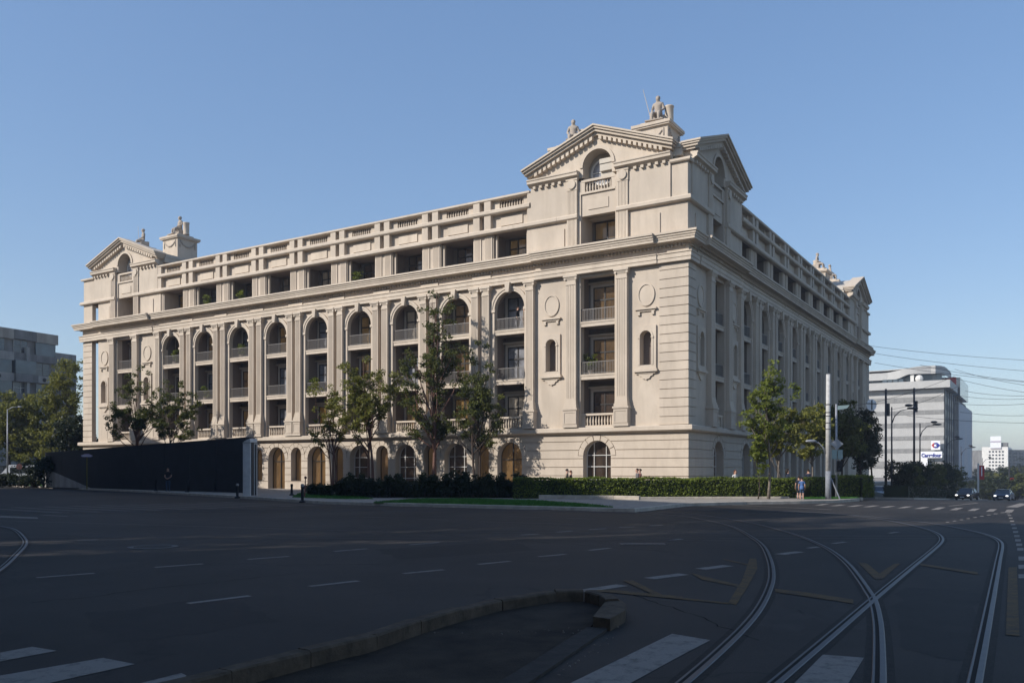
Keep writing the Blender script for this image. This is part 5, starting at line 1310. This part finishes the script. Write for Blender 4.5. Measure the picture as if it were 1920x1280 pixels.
# bollards
def bollard(label, p, h=.9, top='cloth_white'):
    t = thing('bollard', label, 'bollard', p, 0, 'black bollards'); b = MB()
    b.lathe([(.17, 0), (.17, .05), (.12, .1), (.075, .14), (.075, h * .78), (.095, h * .8), (.095, h * .83), (.07, h * .85)], 12); link('post', b.mesh('post', 'black_paint', False), t)
    b = MB(); b.lathe([(.085, h * .85), (.09, h * .95), (.075, h), (.0, h * 1.01)], 12); link('cap', b.mesh('cap', top), t)
bollard('black bollard with pale cap in front of the stone pylon', XY(445, 50.5, PZ), .86, 'concrete')
bollard('black bollard with pale cap beside the start of the long kerb', XY(567, 43.6, PZ), .95, 'concrete')
bollard('small black bollard on the plaza behind the right one', XY(547, 56, PZ), .75, 'black_paint')
for u, lab in ((292, 'dark bollard at the black wall left of the standing man'), (351, 'dark bollard just right of the standing man'), (402, 'dark bollard nearest the pylon along the black wall')):
    p = XY(u, 64.5 if u > 340 else 67, PZ); bollard(lab, p, .9, 'black_paint')
# street-name post
t = thing('street_sign', 'olive post with an oval mauve street-name plate before the black wall', 'sign', XY(163, 75.5, PZ), R(10))
b = MB(); b.tube([(0, 0, 0), (0, 0, 2.85)], .05, 8); b.box(-.12, .12, -.12, .12, 0, .04); link('post', b.mesh('post', 'olive_post'), t)
b = MB(); b.prism_y([(.46, 2.85), (.46, 2.98), (.3, 3.02), (.18, 3.1), (-.18, 3.1), (-.3, 3.02), (-.46, 2.98), (-.46, 2.85), (-.3, 2.8), (.3, 2.8)], -.06, -.02); link('plate', b.mesh('plate', 'sign_mauve'), t)
b = MB()
for i in range(7): b.box(-.33 + i * .1, -.27 + i * .1, -.066, -.06, 2.88, 2.96)
link('lettering', b.mesh('lettering', 'sign_white'), t)
# red hydrant post by the plaza
t = thing('red_post', 'thin dull red post on the plaza near the small lawn', 'post', XY(571, 52, PZ), 0)
b = MB(); b.tube([(0, 0, 0), (.06, 0, 1.15)], [.05, .03], 7); b.ball((.06, 0, 1.2), .09, 8, 6); link('post', b.mesh('post', mat('dull_red', (.16, .06, .045), .7)), t)

# ------------------------------------------------------------------ poles at the corner
cp = XY(1553, 48.7, PZ)
t = thing('lamp_pole', 'tall white concrete pole with a small street lamp at the corner', 'pole', cp, 0)
b = MB(); b.tube([(0, 0, -.05), (0, 0, 1.6)], [.165, .155], 14); link('painted_foot', b.mesh('painted_foot', 'pole_blue', True), t)
b = MB(); b.tube([(0, 0, 1.6), (0, 0, 7.1)], [.152, .115], 14); link('shaft', b.mesh('shaft', 'pole_paint', True), t)
for z in (3.95, 4.3, 4.7, 4.9, 5.35): b = MB(); b.lathe([(.145, 0), (.145, .05)], 12, (0, 0, z)); link('clamp_band', b.mesh('clamp_band', 'pole_dark'), t)
b = MB(); b.tube([(-.15, 0, 2.6), (-.3, 0, 2.95), (-.55, 0, 3.2), (-.75, 0, 3.25)], .035, 7); link('arm', b.mesh('arm', 'galvanised', True), t)
b = MB(); b.ball((-.98, 0, 3.3), (.33, .13, .09), 12, 8); link('lamp_head', b.mesh('lamp_head', 'galvanised', True), t)
b = MB(); b.tube([(.15, 0, 1.2), (.5, -.1, .3), (.62, -.1, .02)], .04, 6); link('cable_conduit', b.mesh('cable_conduit', 'galvanised'), t)
t = thing('sign_pole', 'thin metal pole with traffic light and plates beside the concrete pole', 'pole', XY(1568, 50.6, PZ), 0)
b = MB(); b.tube([(0, 0, -.05), (0, 0, 5.55)], .065, 10); link('shaft', b.mesh('shaft', 'galvanised', True), t)
b = MB(); b.prism_y([(.05, 5.2), (.62, 5.3), (.78, 5.5), (.08, 5.45)], -.05, .05); link('lamp_plate', b.mesh('lamp_plate', 'sign_green'), t)
b = MB(); b.prism_y([(0, 2.88), (.38, 3.2), (0, 3.52), (-.38, 3.2)], -.1, -.07); link('diamond_plate', b.mesh('diamond_plate', 'galvanised'), t)
for x in (-.14, .2): b = MB(); b.box(x - .15, x + .13, -.12, -.08, 2.3, 2.85); link('plate', b.mesh('plate', 'sign_green'), t)
b = MB(); b.box(.0, .3, -.18, .1, 1.55, 2.2)
link('traffic_light', b.mesh('traffic_light', 'black_paint'), t)
for z in (1.68, 1.88, 2.08): b = MB(); b.ring_y(.15, z, .05, .09, -.3, -.18, 0, math.pi, 8); link('visor', b.mesh('visor', 'black_paint'), t)
# round sign hung on a span wire
def pw(u, v, Y): return Vector(((u - 960) / FP * Y, Y, CAM_H - (v - HV) / FP * Y))
sp_ = pw(1634, 759, 62)
t = thing('hanging_sign', 'round white sign hung from the overhead wire by the palace end', 'sign', sp_, R(15))
b = MB(); b.ring_y(0, 0, 0, .42, -.02, .02, 0, 2 * math.pi, 24); link('disc', b.mesh('disc', 'sign_white'), t)
b = MB(); b.box(-.5, .5, -.06, -.025, .07, .13); b.box(-.03, .03, -.07, -.025, -.35, .35); link('bracket', b.mesh('bracket', 'pole_dark'), t)
# overhead wires
def wire(u0, v0, Y0_, u1, v1, Y1_, lab, sag=.3, r=.014):
    a, c = pw(u0, v0, Y0_), pw(u1, v1, Y1_); pts = []
    if u1 > 1900: c = c + (c - a) * 1.1; sag *= 2.2
    for i in range(13): f = i / 12; p = a.lerp(c, f); p.z -= sag * 4 * f * (1 - f); pts.append(tuple(p - a))
    b = MB(); b.tube(pts, r, 4, False)
    link('overhead_wire', b.mesh('overhead_wire', 'wire', True), None, Matrix.Translation(a), lab, 'wire', 'overhead wires')
WN = []
WL = ['topmost overhead wire leaving the palace cornice', 'second overhead wire from the top', 'third overhead wire from the top, above the store roof', 'overhead wire starting over the rounded penthouse', 'fifth overhead wire, right of the store roof', 'overhead wire leaving the rear of the store roof',
      'slanting wire rising from the hanging round sign', 'upper of the close pair of wires above the glass block', 'lower of the close pair of wires above the glass block', 'wire rising steeply toward the right edge', 'lowest wire, crossing the striped facade', 'short wire between the two catenary posts', 'slanting wire from the left catenary post to the roof', 'second lowest wire at the right edge']
for u0, v0, u1, v1 in ((1622, 647, 1940, 659), (1625, 660, 1940, 679), (1640, 680, 1940, 701), (1725, 684, 1940, 698), (1790, 692, 1940, 706), (1770, 703, 1940, 719), (1600, 760, 1790, 705), (1810, 733, 1940, 724), (1800, 742, 1940, 730), (1790, 756, 1940, 738),
                       (1700, 779, 1940, 776), (1660, 735, 1720, 730), (1665, 768, 1800, 722), (1800, 772, 1940, 760)):
    WN.append(1); wire(u0, v0, random.uniform(70, 78), u1, v1, random.uniform(56, 64), WL[len(WN) - 1])
# street lamps on the median
def street_lamp(label, q, s, h, arm=1.8):
    p = QS(q, s); t = thing('street_lamp', label, 'street lamp', p, 0, 'curved street lamps')
    b = MB(); b.tube([(0, 0, 0), (0, 0, h)], [.1, .06], 8); b.lathe([(.16, 0), (.16, .6), (.11, .7)], 8); link('post', b.mesh('post', 'pole_dark', True), t)
    b = MB(); b.tube([(0, 0, h - 1.6), (.25, 0, h - .9), (.8, 0, h - .35), (arm, 0, h - .15)], [.05, .05, .04, .03], 6); link('arm', b.mesh('arm', 'pole_dark', True), t)
    b = MB(); b.ball((arm + .15, 0, h - .12), (.55, .2, .12), 10, 6); b.ball((arm - .2, 0, h + .15), (.4, .2, .14), 10, 6); link('lamp_head', b.mesh('lamp_head', 'pole_dark', True), t)
for u, Y, h, lab in ((1672, 80, 8.6, 'nearest curved street lamp beside the striped building'), (1725, 97, 8.6, 'second curved street lamp before the store sign'), (1774, 125, 9, 'third street lamp in front of the dark glass side'), (1802, 145, 9, 'fourth street lamp against the mural wall'), (1842, 190, 9.0, 'far street lamp beside the red banner')):
    dp = XY(u, Y) - C0; street_lamp(lab, dp.dot(NR), dp.dot(DR), h)
for u, Y, v, lab in ((1661, 82, 729, 'dark catenary post left of the nearest street lamp'), (1714, 92, 727, 'dark catenary post between the two nearest street lamps')):
    p = XY(u, Y); p.z = gh(p.x, p.y); top = CAM_H - (v - HV) / FP * Y
    t = thing('catenary_post', lab, 'post', p, 0, 'catenary posts'); b = MB(); b.tube([(0, 0, 0), (0, 0, top - p.z)], [.13, .10], 8); b.lathe([(.2, 0), (.2, .4), (.13, .5)], 8); link('shaft', b.mesh('shaft', 'pole_dark', True), t)
    b = MB(); b.box(.12, .34, -.1, .1, top - p.z - 2.6, top - p.z - 1.4); link('junction_box', b.mesh('junction_box', 'pole_dark'), t)
t = thing('banner_post', 'white post carrying a red vertical banner on the right street', 'post', QS(11.6, 84), 0)
b = MB(); b.tube([(0, 0, 0), (0, 0, 5.2)], .13, 8); link('shaft', b.mesh('shaft', 'frame_white'), t)
b = MB(); b.box(.1, .85, -.03, .03, 2.9, 4.9); link('banner', b.mesh('banner', 'sign_red'), t)
b = MB(); b.box(.4, .55, -.04, -.03, 3.4, 4.7); link('banner_stripe', b.mesh('banner_stripe', 'sign_white'), t)
t = thing('banner_post', 'farther dark post with a small red banner', 'post', QS(13.2, 150), 0)
b = MB(); b.tube([(0, 0, 0), (0, 0, 8)], .1, 8); link('shaft', b.mesh('shaft', 'pole_dark'), t)
b = MB(); b.box(.1, .9, -.03, .03, 2.2, 4.6); link('banner', b.mesh('banner', 'sign_red'), t)

# ------------------------------------------------------------------ vehicles
def car(label, p, rz, paintm, h=1.45, L=4.2, w=1.78, lights=True, van=False):
    t = thing('parked_car' if not lights else 'car', label, 'car', p, rz); hw = w / 2
    prof = [(-L / 2, .32), (-L / 2 + .03, .62), (-L / 2 + .12, .74), (-L / 2 + 1.05, .90), (L / 2 - .45, .95), (L / 2 - .05, .88), (L / 2, .55), (L / 2 - .05, .28), (-L / 2 + .1, .22)]
    b = MB(); n = len(prof)                      # x across, y along (front at -y)
    vs = []
    for x, k in ((-hw, .93), (-hw * .9, 1.0), (hw * .9, 1.0), (hw, .93)):
        for y, z in prof: vs.append((x, y * (1 if abs(x) < hw else .985), .22 + (z - .22) * k))
    fs = [tuple(range(n)), tuple(range(4 * n - 1, 3 * n - 1, -1))] + [(r * n + i, r * n + (i + 1) % n, (r + 1) * n + (i + 1) % n, (r + 1) * n + i) for r in range(3) for i in range(n)]
    b.add(vs, fs); link('body', b.mesh('body', paintm, False), t)
    y0, y1, y2, y3 = -L / 2 + 1.0, -L / 2 + 1.75, L / 2 - 1.0, L / 2 - .35
    b = MB(); b.add([(-hw * .9, y0, .9), (hw * .9, y0, .9), (hw * .9, y3, .93), (-hw * .9, y3, .93), (-hw * .72, y1, h - .03), (hw * .72, y1, h - .03), (hw * .72, y2, h - .03), (-hw * .72, y2, h - .03)], [(0, 1, 5, 4), (1, 2, 6, 5), (2, 3, 7, 6), (3, 0, 4, 7), (4, 5, 6, 7)])
    link('windows', b.mesh('windows', 'dark_glass'), t)
    b = MB(); b.box(-hw * .74, hw * .74, y1 - .05, y2 + .05, h - .05, h); link('roof', b.mesh('roof', paintm), t)
    for s in (-1, 1):
        b = MB()
        for ya, za, yb, zb_ in ((y0, .9, y1, h - .03), (y2, h - .03, y3, .93)): b.tube([(s * hw * .9, ya, za) if ya != y2 else (s * hw * .73, ya, za), (s * hw * .73, yb, zb_) if yb == y1 else (s * hw * .9, yb, zb_)], .04, 5)
        b.box(s * hw * .82 - .03, s * hw * .82 + .03, -.05, .05, .9, h - .05); link('pillar', b.mesh('pillar', paintm), t)
        for yy in (-L / 2 + .75, L / 2 - .75):
            b = MB(); b.lathe([(.0, -.1), (.26, -.1), (.31, -.07), (.31, .07), (.26, .1), (0, .1)], 16); o = link('wheel', b.mesh('wheel', 'tyre'), t, Matrix.Translation((s * (hw - .09), yy, .31)) @ Matrix.Rotation(R(90), 4, 'Y'))
            b = MB(); b.lathe([(.0, -.11), (.19, -.11), (.19, .11), (0, .11)], 12); link('rim', b.mesh('rim', 'alloy'), o)
        b = MB(); b.ball((s * hw * .72, -L / 2 + .06, .63), (.17, .08, .085), 10, 6); link('headlight', b.mesh('headlight', 'headlight' if lights else 'frame_white', True), t)
        b = MB(); b.box(s * (hw + .08) - .07, s * (hw + .08) + .07, y0 + .3, y0 + .4, .92, 1.05); link('mirror', b.mesh('mirror', paintm), t)
    b = MB(); b.box(-hw * .5, hw * .5, -L / 2 - .012, -L / 2 + .05, .42, .62); link('grille', b.mesh('grille', 'black_paint'), t)
    b = MB(); b.box(-.24, .24, -L / 2 - .02, -L / 2 - .01, .36, .46); link('number_plate', b.mesh('number_plate', 'sign_white'), t)
    return t
hd_ = math.atan2(DR.y, DR.x) - R(90)
def carat(label, u, Y, m, rz, **k):
    p = XY(u, Y); p.z = gh(p.x, p.y); car(label, p, rz, m, **k)
carat('white car parked in the side lane left of the median hedge', 1646, 100, 'car_white', hd_ + R(20), lights=False)
carat('dark teal car half hidden beside the white car', 1629, 101, 'car_teal', hd_ + R(8), lights=False, h=1.4)
carat('black car driving up the right street with headlights on', 1813, 104, 'car_black', hd_ - R(10))
carat('dark blue car with headlights on nearest the right picture edge', 1882, 106, 'car_blue', hd_ - R(6), h=1.38)
# white van far left
p = XY(44, 96, PZ); t = thing('van', 'white van parked behind the bushes at the far left', 'van', p, R(96)); L, w = 5.2, 1.9
b = MB(); b.prism_y([(-L / 2, .35), (-L / 2, 1.9), (-L / 2 + .15, 2.25), (L / 2 - 1.5, 2.25), (L / 2 - .75, 1.35), (L / 2 - .05, 1.1), (L / 2, .35)], -w / 2, w / 2); o = link('body', b.mesh('body', 'car_white'), t, Matrix.Rotation(R(90), 4, 'Z'))
b = MB(); b.box(-L / 2 + .3, L / 2 - 1.6, -w / 2 - .012, w / 2 + .012, 1.3, 1.95); link('side_window', b.mesh('side_window', 'dark_glass'), o)
for sx in (-1, 1):
    for yy in (-L / 2 + .9, L / 2 - 1.0):
        b = MB(); b.lathe([(0, -.11), (.34, -.11), (.34, .11), (0, .11)], 14); link('wheel', b.mesh('wheel', 'tyre'), t, Matrix.Translation((sx * (w / 2 - .08), yy, .34)) @ Matrix.Rotation(R(90), 4, 'Y'))
t = thing('street_lamp', 'slim pale lamp post among the trees at the far left', 'street lamp', XY(14, 92, PZ), 0); b = MB(); b.tube([(0, 0, 0), (0, 0, 8.2)], [.09, .05], 8); link('post', b.mesh('post', 'galvanised', True), t)
b = MB(); b.tube([(0, 0, 8.1), (.5, 0, 8.4), (1.1, 0, 8.45)], .04, 6); b.ball((1.35, 0, 8.45), (.3, .12, .08), 8, 6); link('lamp_head', b.mesh('lamp_head', 'galvanised', True), t)
t = thing('traffic_sign', 'dark round traffic sign seen from behind near the white van', 'sign', XY(36, 84.5, PZ), 0); b = MB(); b.tube([(0, 0, 0), (0, 0, 2.1)], .035, 6); link('post', b.mesh('post', 'pole_dark'), t)
b = MB(); b.ring_y(0, 2.0, 0, .3, -.02, .02, 0, 2 * math.pi, 20); link('disc', b.mesh('disc', 'cloth_maroon'), t)

# ------------------------------------------------------------------ buildings behind
def box_building(name, label, origin, xdir, L, depth, H, m): 
    t = thing(name, label, 'building', origin, math.atan2(xdir.y, xdir.x)); b = MB(); b.box(0, L, 0, depth, -6, H); link('wall', b.mesh('wall', m), t); return t
# grey concrete apartment block at the left
aend = XY(104, 128, 0); adir = Vector((.45, .893, 0)); LB = 50
mat('concrete_warm', (.30, .265, .225), .9, var=.3, vscale=.8, streak=True)
t = box_building('apartment_block', 'weathered grey concrete apartment block at the far left', aend - adir * LB, adir, LB, 14, 21.6, 'concrete_dark')
for k in range(7):
    zt = 21.6 - 3.0 * k
    for j in range(10):
        pr = random.choice((.35, .5, .9, .9)) if k else .5; top = zt + (.3 if k == 0 else random.choice((0, 0, .12)))
        b = MB(); b.box(LB + .1 - 3.4 * (j + 1) + .03, LB + .1 - 3.4 * j, -pr, .02, zt - 1.05 - random.choice((0, .1)), top); link('balcony', b.mesh('balcony', random.choice(('concrete', 'concrete_dark', 'concrete_warm', 'concrete_dark'))), t)
        if k and random.random() < .3:
            b = MB(); b.box(LB - .2 - 3.4 * (j + 1) + .3, LB - 3.4 * j - .2, -pr + .06, .02, top, zt + 1.9); link('enclosed_glazing', b.mesh('enclosed_glazing', 'blue_glass'), t)
    for j in range(9):
        x0 = LB - 1.0 - j * 3.4
        b = MB(); b.box(x0 - 2.2, x0, -.06, .03, zt - 2.9, zt - 1.2); o = link('window', b.mesh('window', random.choice(('blue_glass', 'dark_glass'))), t)
        b = MB()
        for q in (0, .5, 1): b.box(x0 - 2.2 + 2.15 * q, x0 - 2.15 + 2.15 * q, -.12, -.05, zt - 2.9, zt - 1.2)
        b.box(x0 - 2.2, x0, -.12, -.05, zt - 2.0, zt - 1.95); link('frame', b.mesh('frame', 'frame_white' if (j + k) % 3 == 0 else 'concrete'), o)
        if k in (2, 3):
            b = MB(); b.ring_y(x0 - 1.1, zt - .55, 0, .28, -.56, -.49, 0, 2 * math.pi, 14); link('porthole', b.mesh('porthole', 'black_paint'), t)
for j in range(5):
    b = MB(); b.box(LB - 4.9 - 6.8 * j, LB - 4.5 - 6.8 * j, -.7, .02, 0, 19.5); link('pier', b.mesh('pier', 'concrete'), t)
p2 = XY(143, 158, 0); t = box_building('apartment_block', 'lower dark block behind the weathered grey apartment block', p2 - adir * 40, adir, 40, 12, 23.0, 'concrete_dark')
for k in range(6):
    for j in range(6):
        b = MB(); b.box(36 - j * 4 - 1.8, 36 - j * 4, -.06, .03, 19.0 - 3 * k, 20.6 - 3 * k); link('window', b.mesh('window', 'blue_glass'), t)

# striped white store building at the right
YM = 200.0; mr = XY(1770, YM, 0); md = (-DL).copy(); LM = 19.0; ml = mr - md * LM; zg = -4.4
PXM = YM / FP; zpx = lambda v: CAM_H - (v - HV) * PXM
t = thing('store_building', 'white and grey striped store building with a rounded rooftop at the right', 'building', ml, math.atan2(md.y, md.x))
dep = 62.0
b = MB(); b.box(0, LM, .0, dep, zg - 1, zpx(728)); link('wall', b.mesh('wall', 'white_panel'), t)
for v0, v1 in ((742, 752), (767.5, 775.5), (791, 800), (816, 824), (840, 848), (864, 878)):
    for k in range(9):
        x0 = LM * k / 9 + .05; x1 = LM * (k + 1) / 9 - .05
        b = MB(); b.box(x0, x1, -.08, .03, zpx(v1), zpx(v0)); link('window_band', b.mesh('window_band', 'grey_band'), t)
# dark glazed side toward the street
for v0, v1 in ((742, 752), (767.5, 775.5), (791, 800), (816, 824), (840, 848), (864, 878)):
    b = MB(); b.box(LM - .02, LM + .10, .5, dep * .62, zpx(v1 + 3), zpx(v0 - 1)); link('side_window_band', b.mesh('side_window_band', mat('side_dark', (.035, .037, .045), .4, spec=.3)), t)
b = MB(); b.box(LM - .01, LM + .05, .1, dep, zg, zpx(729)); link('side_glazing', b.mesh('side_glazing', mat('side_glass', (.13, .135, .15), .6, spec=.2, var=.2, vscale=.5)), t)
b = MB()
for k in range(8): b.box(LM, LM + .25, .2 + k * 5.4, .5 + k * 5.4, zg, zpx(728))
link('side_mullions', b.mesh('side_mullions', 'pole_dark'), t)
b = MB(); b.box(-4, LM + 1.4, -1.6, 18, zpx(727), zpx(713)); link('roof_terrace', b.mesh('roof_terrace', 'white_panel'), t)
# rounded penthouse: wavy band on the roof
def wavy(x):      # (outline depth, underside, top)
    f = x / LM; rise = sstep(.45, .62, f); return (zpx(706) + (zpx(698) - zpx(706)) * rise, zpx(692) + (zpx(683) - zpx(692)) * sstep(.3, .8, f))
outline = [(LM * f, 1.0 - 1.2 * math.sin(math.pi * min(1, max(0, (f - .35) / .5)))) for f in [i / 20 for i in range(0, 18)]] + [(LM * .90, 1.0), (LM * .955, 2.6), (LM * .985, 5.2), (LM * .99, 9), (LM * .99, 20)]
vs = []; fs = []
for x, y in outline:
    lo, hi = wavy(min(x, LM)); vs += [(x, y, lo), (x, y, hi), (x, y + 1.2, hi)]
for i in range(len(outline) - 1): fs += [(3 * i, 3 * i + 3, 3 * i + 4, 3 * i + 1), (3 * i + 1, 3 * i + 4, 3 * i + 5, 3 * i + 2)]
b = MB(); b.add(vs, fs); b.prism_z(outline + [(0, 20)], zpx(688), zpx(686.5)); link('penthouse_fascia', b.mesh('penthouse_fascia', 'white_panel', False), t)
b = MB(); b.prism_z([(x, y + 2.0) for x, y in outline[:-3]] + [(LM * .92, 20), (0, 20)], zpx(714), zpx(690)); link('penthouse_glass', b.mesh('penthouse_glass', 'blue_glass'), t)
for k in range(4):
    b = MB(); b.box(LM * .3 + k * 1.2, LM * .3 + k * 1.2 + 1.0, -.5, .9, zpx(713), zpx(706.5)); link('penthouse_window', b.mesh('penthouse_window', 'blue_glass'), t)
b = MB(); b.box(LM * .62, LM * .66, .2, 1, zpx(713), zpx(690)); b.ball((LM * .72, .5, zpx(707)), .9, 10, 8); link('roof_equipment', b.mesh('roof_equipment', 'frame_white'), t)
b = MB(); b.box(LM - 3, LM + 1.5, 24, 50, zpx(728), zpx(690)); link('rear_glass_block', b.mesh('rear_glass_block', 'blue_glass'), t)
b = MB(); b.box(LM - 1.2, LM + 1.4, 14, 14.6, zpx(712), zpx(697)); link('red_roof_panel', b.mesh('red_roof_panel', 'sign_red'), t)
# sign: emblem and name
sx = lambda u: (XY(u, YM + .5) - ml).dot(md)
b = MB(); b.box(sx(1725), sx(1768), -1.3, -.9, zpx(858), zpx(846)); b.box(sx(1746), sx(1764), -1.28, -.9, zpx(843), zpx(826)); b.box(sx(1725), sx(1739), -1.25, -.5, zpx(918), zpx(858)); sg = link('sign_board', b.mesh('sign_board', 'sign_white'), t)
ex, ez, k = sx(1755), zpx(834.5), PXM
b = MB(); b.prism_y([(ex - 7 * k, ez), (ex - 3.5 * k, ez + 4.2 * k), (ex - 1.5 * k, ez + 4.4 * k), (ex - 3.5 * k, ez), (ex - 1.5 * k, ez - 4.4 * k), (ex - 3.5 * k, ez - 4.2 * k)], -1.36, -1.29); link('emblem_red', b.mesh('emblem_red', 'sign_red'), sg)
b = MB(); b.prism_y([(ex - 1.6 * k, ez + 5 * k), (ex + 2.6 * k, ez + 5 * k), (ex + 8 * k, ez), (ex + 2.6 * k, ez - 5 * k), (ex - 1.6 * k, ez - 5 * k), (ex - 2.6 * k, ez - 2.2 * k), (ex + 2.4 * k, ez - 2.6 * k), (ex + .6 * k, ez), (ex + 2.4 * k, ez + 2.6 * k), (ex - 2.6 * k, ez + 2.2 * k)], -1.37, -1.29); link('emblem_blue', b.mesh('emblem_blue', 'sign_blue'), sg)
tc_ = bpy.data.curves.new('store_name', 'FONT'); tc_.body = 'Carrefour'; tc_.extrude = .04; tc_.offset = .03; tc_.size = 1.0
to = bpy.data.objects.new('store_name_tmp', tc_); S.collection.objects.link(to); dg = bpy.context.evaluated_depsgraph_get(); dg.update()
tm = bpy.data.meshes.new_from_object(to.evaluated_get(dg)); bpy.data.objects.remove(to); tm.materials.clear(); tm.materials.append(MATS['sign_blue'])
wid = max(v.co.x for v in tm.vertices); sc = (sx(1766.5) - sx(1726.5)) / wid
link('store_name', tm, sg, Matrix.Translation((sx(1726.5), -1.36, zpx(856.2))) @ Matrix.Rotation(R(90), 4, 'X') @ Matrix.Diagonal((sc, sc * 1.15, 1, 1)))
# mural wall block further down the street
mdir = DR; m0 = XY(1797, 222); L2 = 46
t = thing('mural_building', 'tall plain block with a faded pink and grey mural beside the striped store', 'building', (m0.x, m0.y, 0), math.atan2(mdir.y, mdir.x))
zz = lambda v, Y: CAM_H - (v - HV) * Y / FP
b = MB(); b.box(0, L2, 0, 30, -8, zz(752, 222)); link('wall', b.mesh('wall', 'concrete'), t)
mm, nt, bs = nodes_of('mural'); v_ = wpos(nt, (.25, .25, .06)); f_ = ramp(nt, noise(nt, .5, 4, .6, v_), .35, .65); f2 = ramp(nt, noise(nt, .22, 3, .5, v_), .4, .6)
nt.links.new(mixcol(nt, f2, mixcol(nt, f_, (.62, .58, .54), (.66, .50, .44)), (.50, .50, .53)), bs.inputs['Base Color']); bs.inputs['Roughness'].default_value = .7; MATS['mural'] = mm
b = MB(); b.box(.4, L2 - .2, -.12, .02, zz(900, 222), zz(754, 222)); link('mural_panel', b.mesh('mural_panel', 'mural'), t)
b = MB(); b.box(2, L2, -4, 0, zz(903, 222), zz(900, 222)); link('canopy', b.mesh('canopy', 'concrete'), t)
# far white apartment tower
fa = XY(1841, 420); fb = XY(1890, 414); fd = (fb - fa).normalized(); LF = (fb - fa).length; k = 420 / FP; fz = lambda v: CAM_H - (v - HV) * k
t = thing('apartment_tower', 'far white apartment tower with a rooftop billboard', 'building', fa, math.atan2(fd.y, fd.x))
b = MB(); b.box(0, LF, 0, 40, -12, fz(838)); link('wall', b.mesh('wall', mat('tower_white', (.74, .71, .66), .7, var=.08, vscale=.3)), t)
for r in range(9):
    for c in range(5):
        x0 = LF * .27 + c * LF * .125; z0 = fz(848 + r * 6.4)
        b = MB(); b.box(x0, x0 + LF * .07, -.1, .05, z0, z0 + .75); link('window', b.mesh('window', 'dark_glass'), t)
b = MB(); b.box(LF * .33, LF * .74, -.5, .5, fz(840), fz(818)); o = link('billboard', b.mesh('billboard', 'sign_white'), t)
b = MB(); b.box(LF * .33, LF * .74, -.6, -.5, fz(841.5), fz(840.5)); b.box(LF * .33, LF * .74, -.6, -.5, fz(829), fz(827)); link('billboard_stripe', b.mesh('billboard_stripe', 'sign_mauve'), o)
b = MB(); b.box(LF * .74, LF * .98, .6, 8, fz(840), fz(830)); link('roof_hut', b.mesh('roof_hut', 'concrete_dark'), t)
t2 = thing('apartment_block', 'far grey block adjoining the white apartment tower', 'building', fb + Vector((0, 3, 0)), R(20))
b = MB(); b.box(0, 40, 0, 20, -12, fz(843)); link('wall', b.mesh('wall', 'concrete_dark'), t2)
for r in range(7):
    for c in range(8):
        b = MB(); b.box(2 + c * 4, 4.4 + c * 4, -.1, .05, fz(852 + r * 6.4), fz(852 + r * 6.4) + 1.2); link('window', b.mesh('window', 'dark_glass'), t2)
# blocks across the left street and behind the viewer; they stand in the sun's way
def row_block(label, e0, e1, depth, H, m):
    d = (e1 - e0).normalized(); L = (e1 - e0).length; n = Vector((d.y, -d.x, 0))
    t = thing('apartment_block', label, 'building', e0, math.atan2(d.y, d.x)); b = MB(); b.box(0, L, -.0, depth, -1, H); link('wall', b.mesh('wall', m), t)
    b = MB(); b.box(-.3, L + .3, -.3, depth + .3, H, H + .4); link('roof_slab', b.mesh('roof_slab', 'concrete'), t)
    wm = None
    for k in range(int(H / 3.1)):
        for j in range(int(L / 4)):
            if wm is None:
                bb = MB(); bb.box(-.9, .9, -.05, .06, 0, 1.6); wm = bb.mesh('window', 'dark_glass')
            link('window', wm, t, Matrix.Translation((2 + j * 4, 0, 1 + k * 3.1)))
    return t
SHADE = True
if SHADE:
    ed_ = Vector((-.487, .873, 0)); e_mid = Vector((-25.2, 19.1, 0))
    # the facade side of the block faces the street (towards +x)
    row_block('apartment block across the left street, outside the picture', e_mid - ed_ * 1.0, e_mid + ed_ * 46, 14, 25, 'concrete')
    row_block('apartment block behind the viewer across the left street, outside the picture', e_mid - ed_ * 45, e_mid - ed_ * 7.0, 14, 25, 'concrete')
    # gap and plane trees added out of view so filtered sun dapples the junction
    en_ = Vector((-.873, -.487, 0))
    for j, d_ in enumerate((2.5, 7.5)):
        tree('dapple_tree', ('unseen plane tree added at the street end of the block gap to dapple the junction', 'unseen plane tree added deep in the block gap to dapple the junction')[j], e_mid - ed_ * 4.0 + en_ * d_, 26,
             [(0, 0, z, 2.9, 2.9, 3.2) for z in (5, 9, 13, 17, 21, 24)], .4, nl=(2300, 1300)[j], size=(.26, .42), limbs=40, clump=1.0, lm='leaf_dark', fill=1.2)
    row_block('lower apartment block farther along the left street, outside the picture', e_mid + ed_ * 45.5, e_mid + ed_ * 68, 14.2, 18.5, 'concrete')

# ------------------------------------------------------------------ thin haze over the city
HAZE = 0.0006
hm = bpy.data.materials.new('haze'); hm.use_nodes = True; hn = hm.node_tree; hn.nodes.clear()
ho = hn.nodes.new('ShaderNodeOutputMaterial'); hv_ = hn.nodes.new('ShaderNodeVolumePrincipled')
hv_.inputs['Color'].default_value = (0.86, 0.90, 0.96, 1); hv_.inputs['Density'].default_value = HAZE; hv_.inputs['Anisotropy'].default_value = 0.2
hn.links.new(hv_.outputs[0], ho.inputs['Volume']); MATS['haze'] = hm
b = MB(); b.box(-3100, 3100, -3100, 3600, -14, 42)
link('haze', b.mesh('haze', 'haze'), kind='stuff')
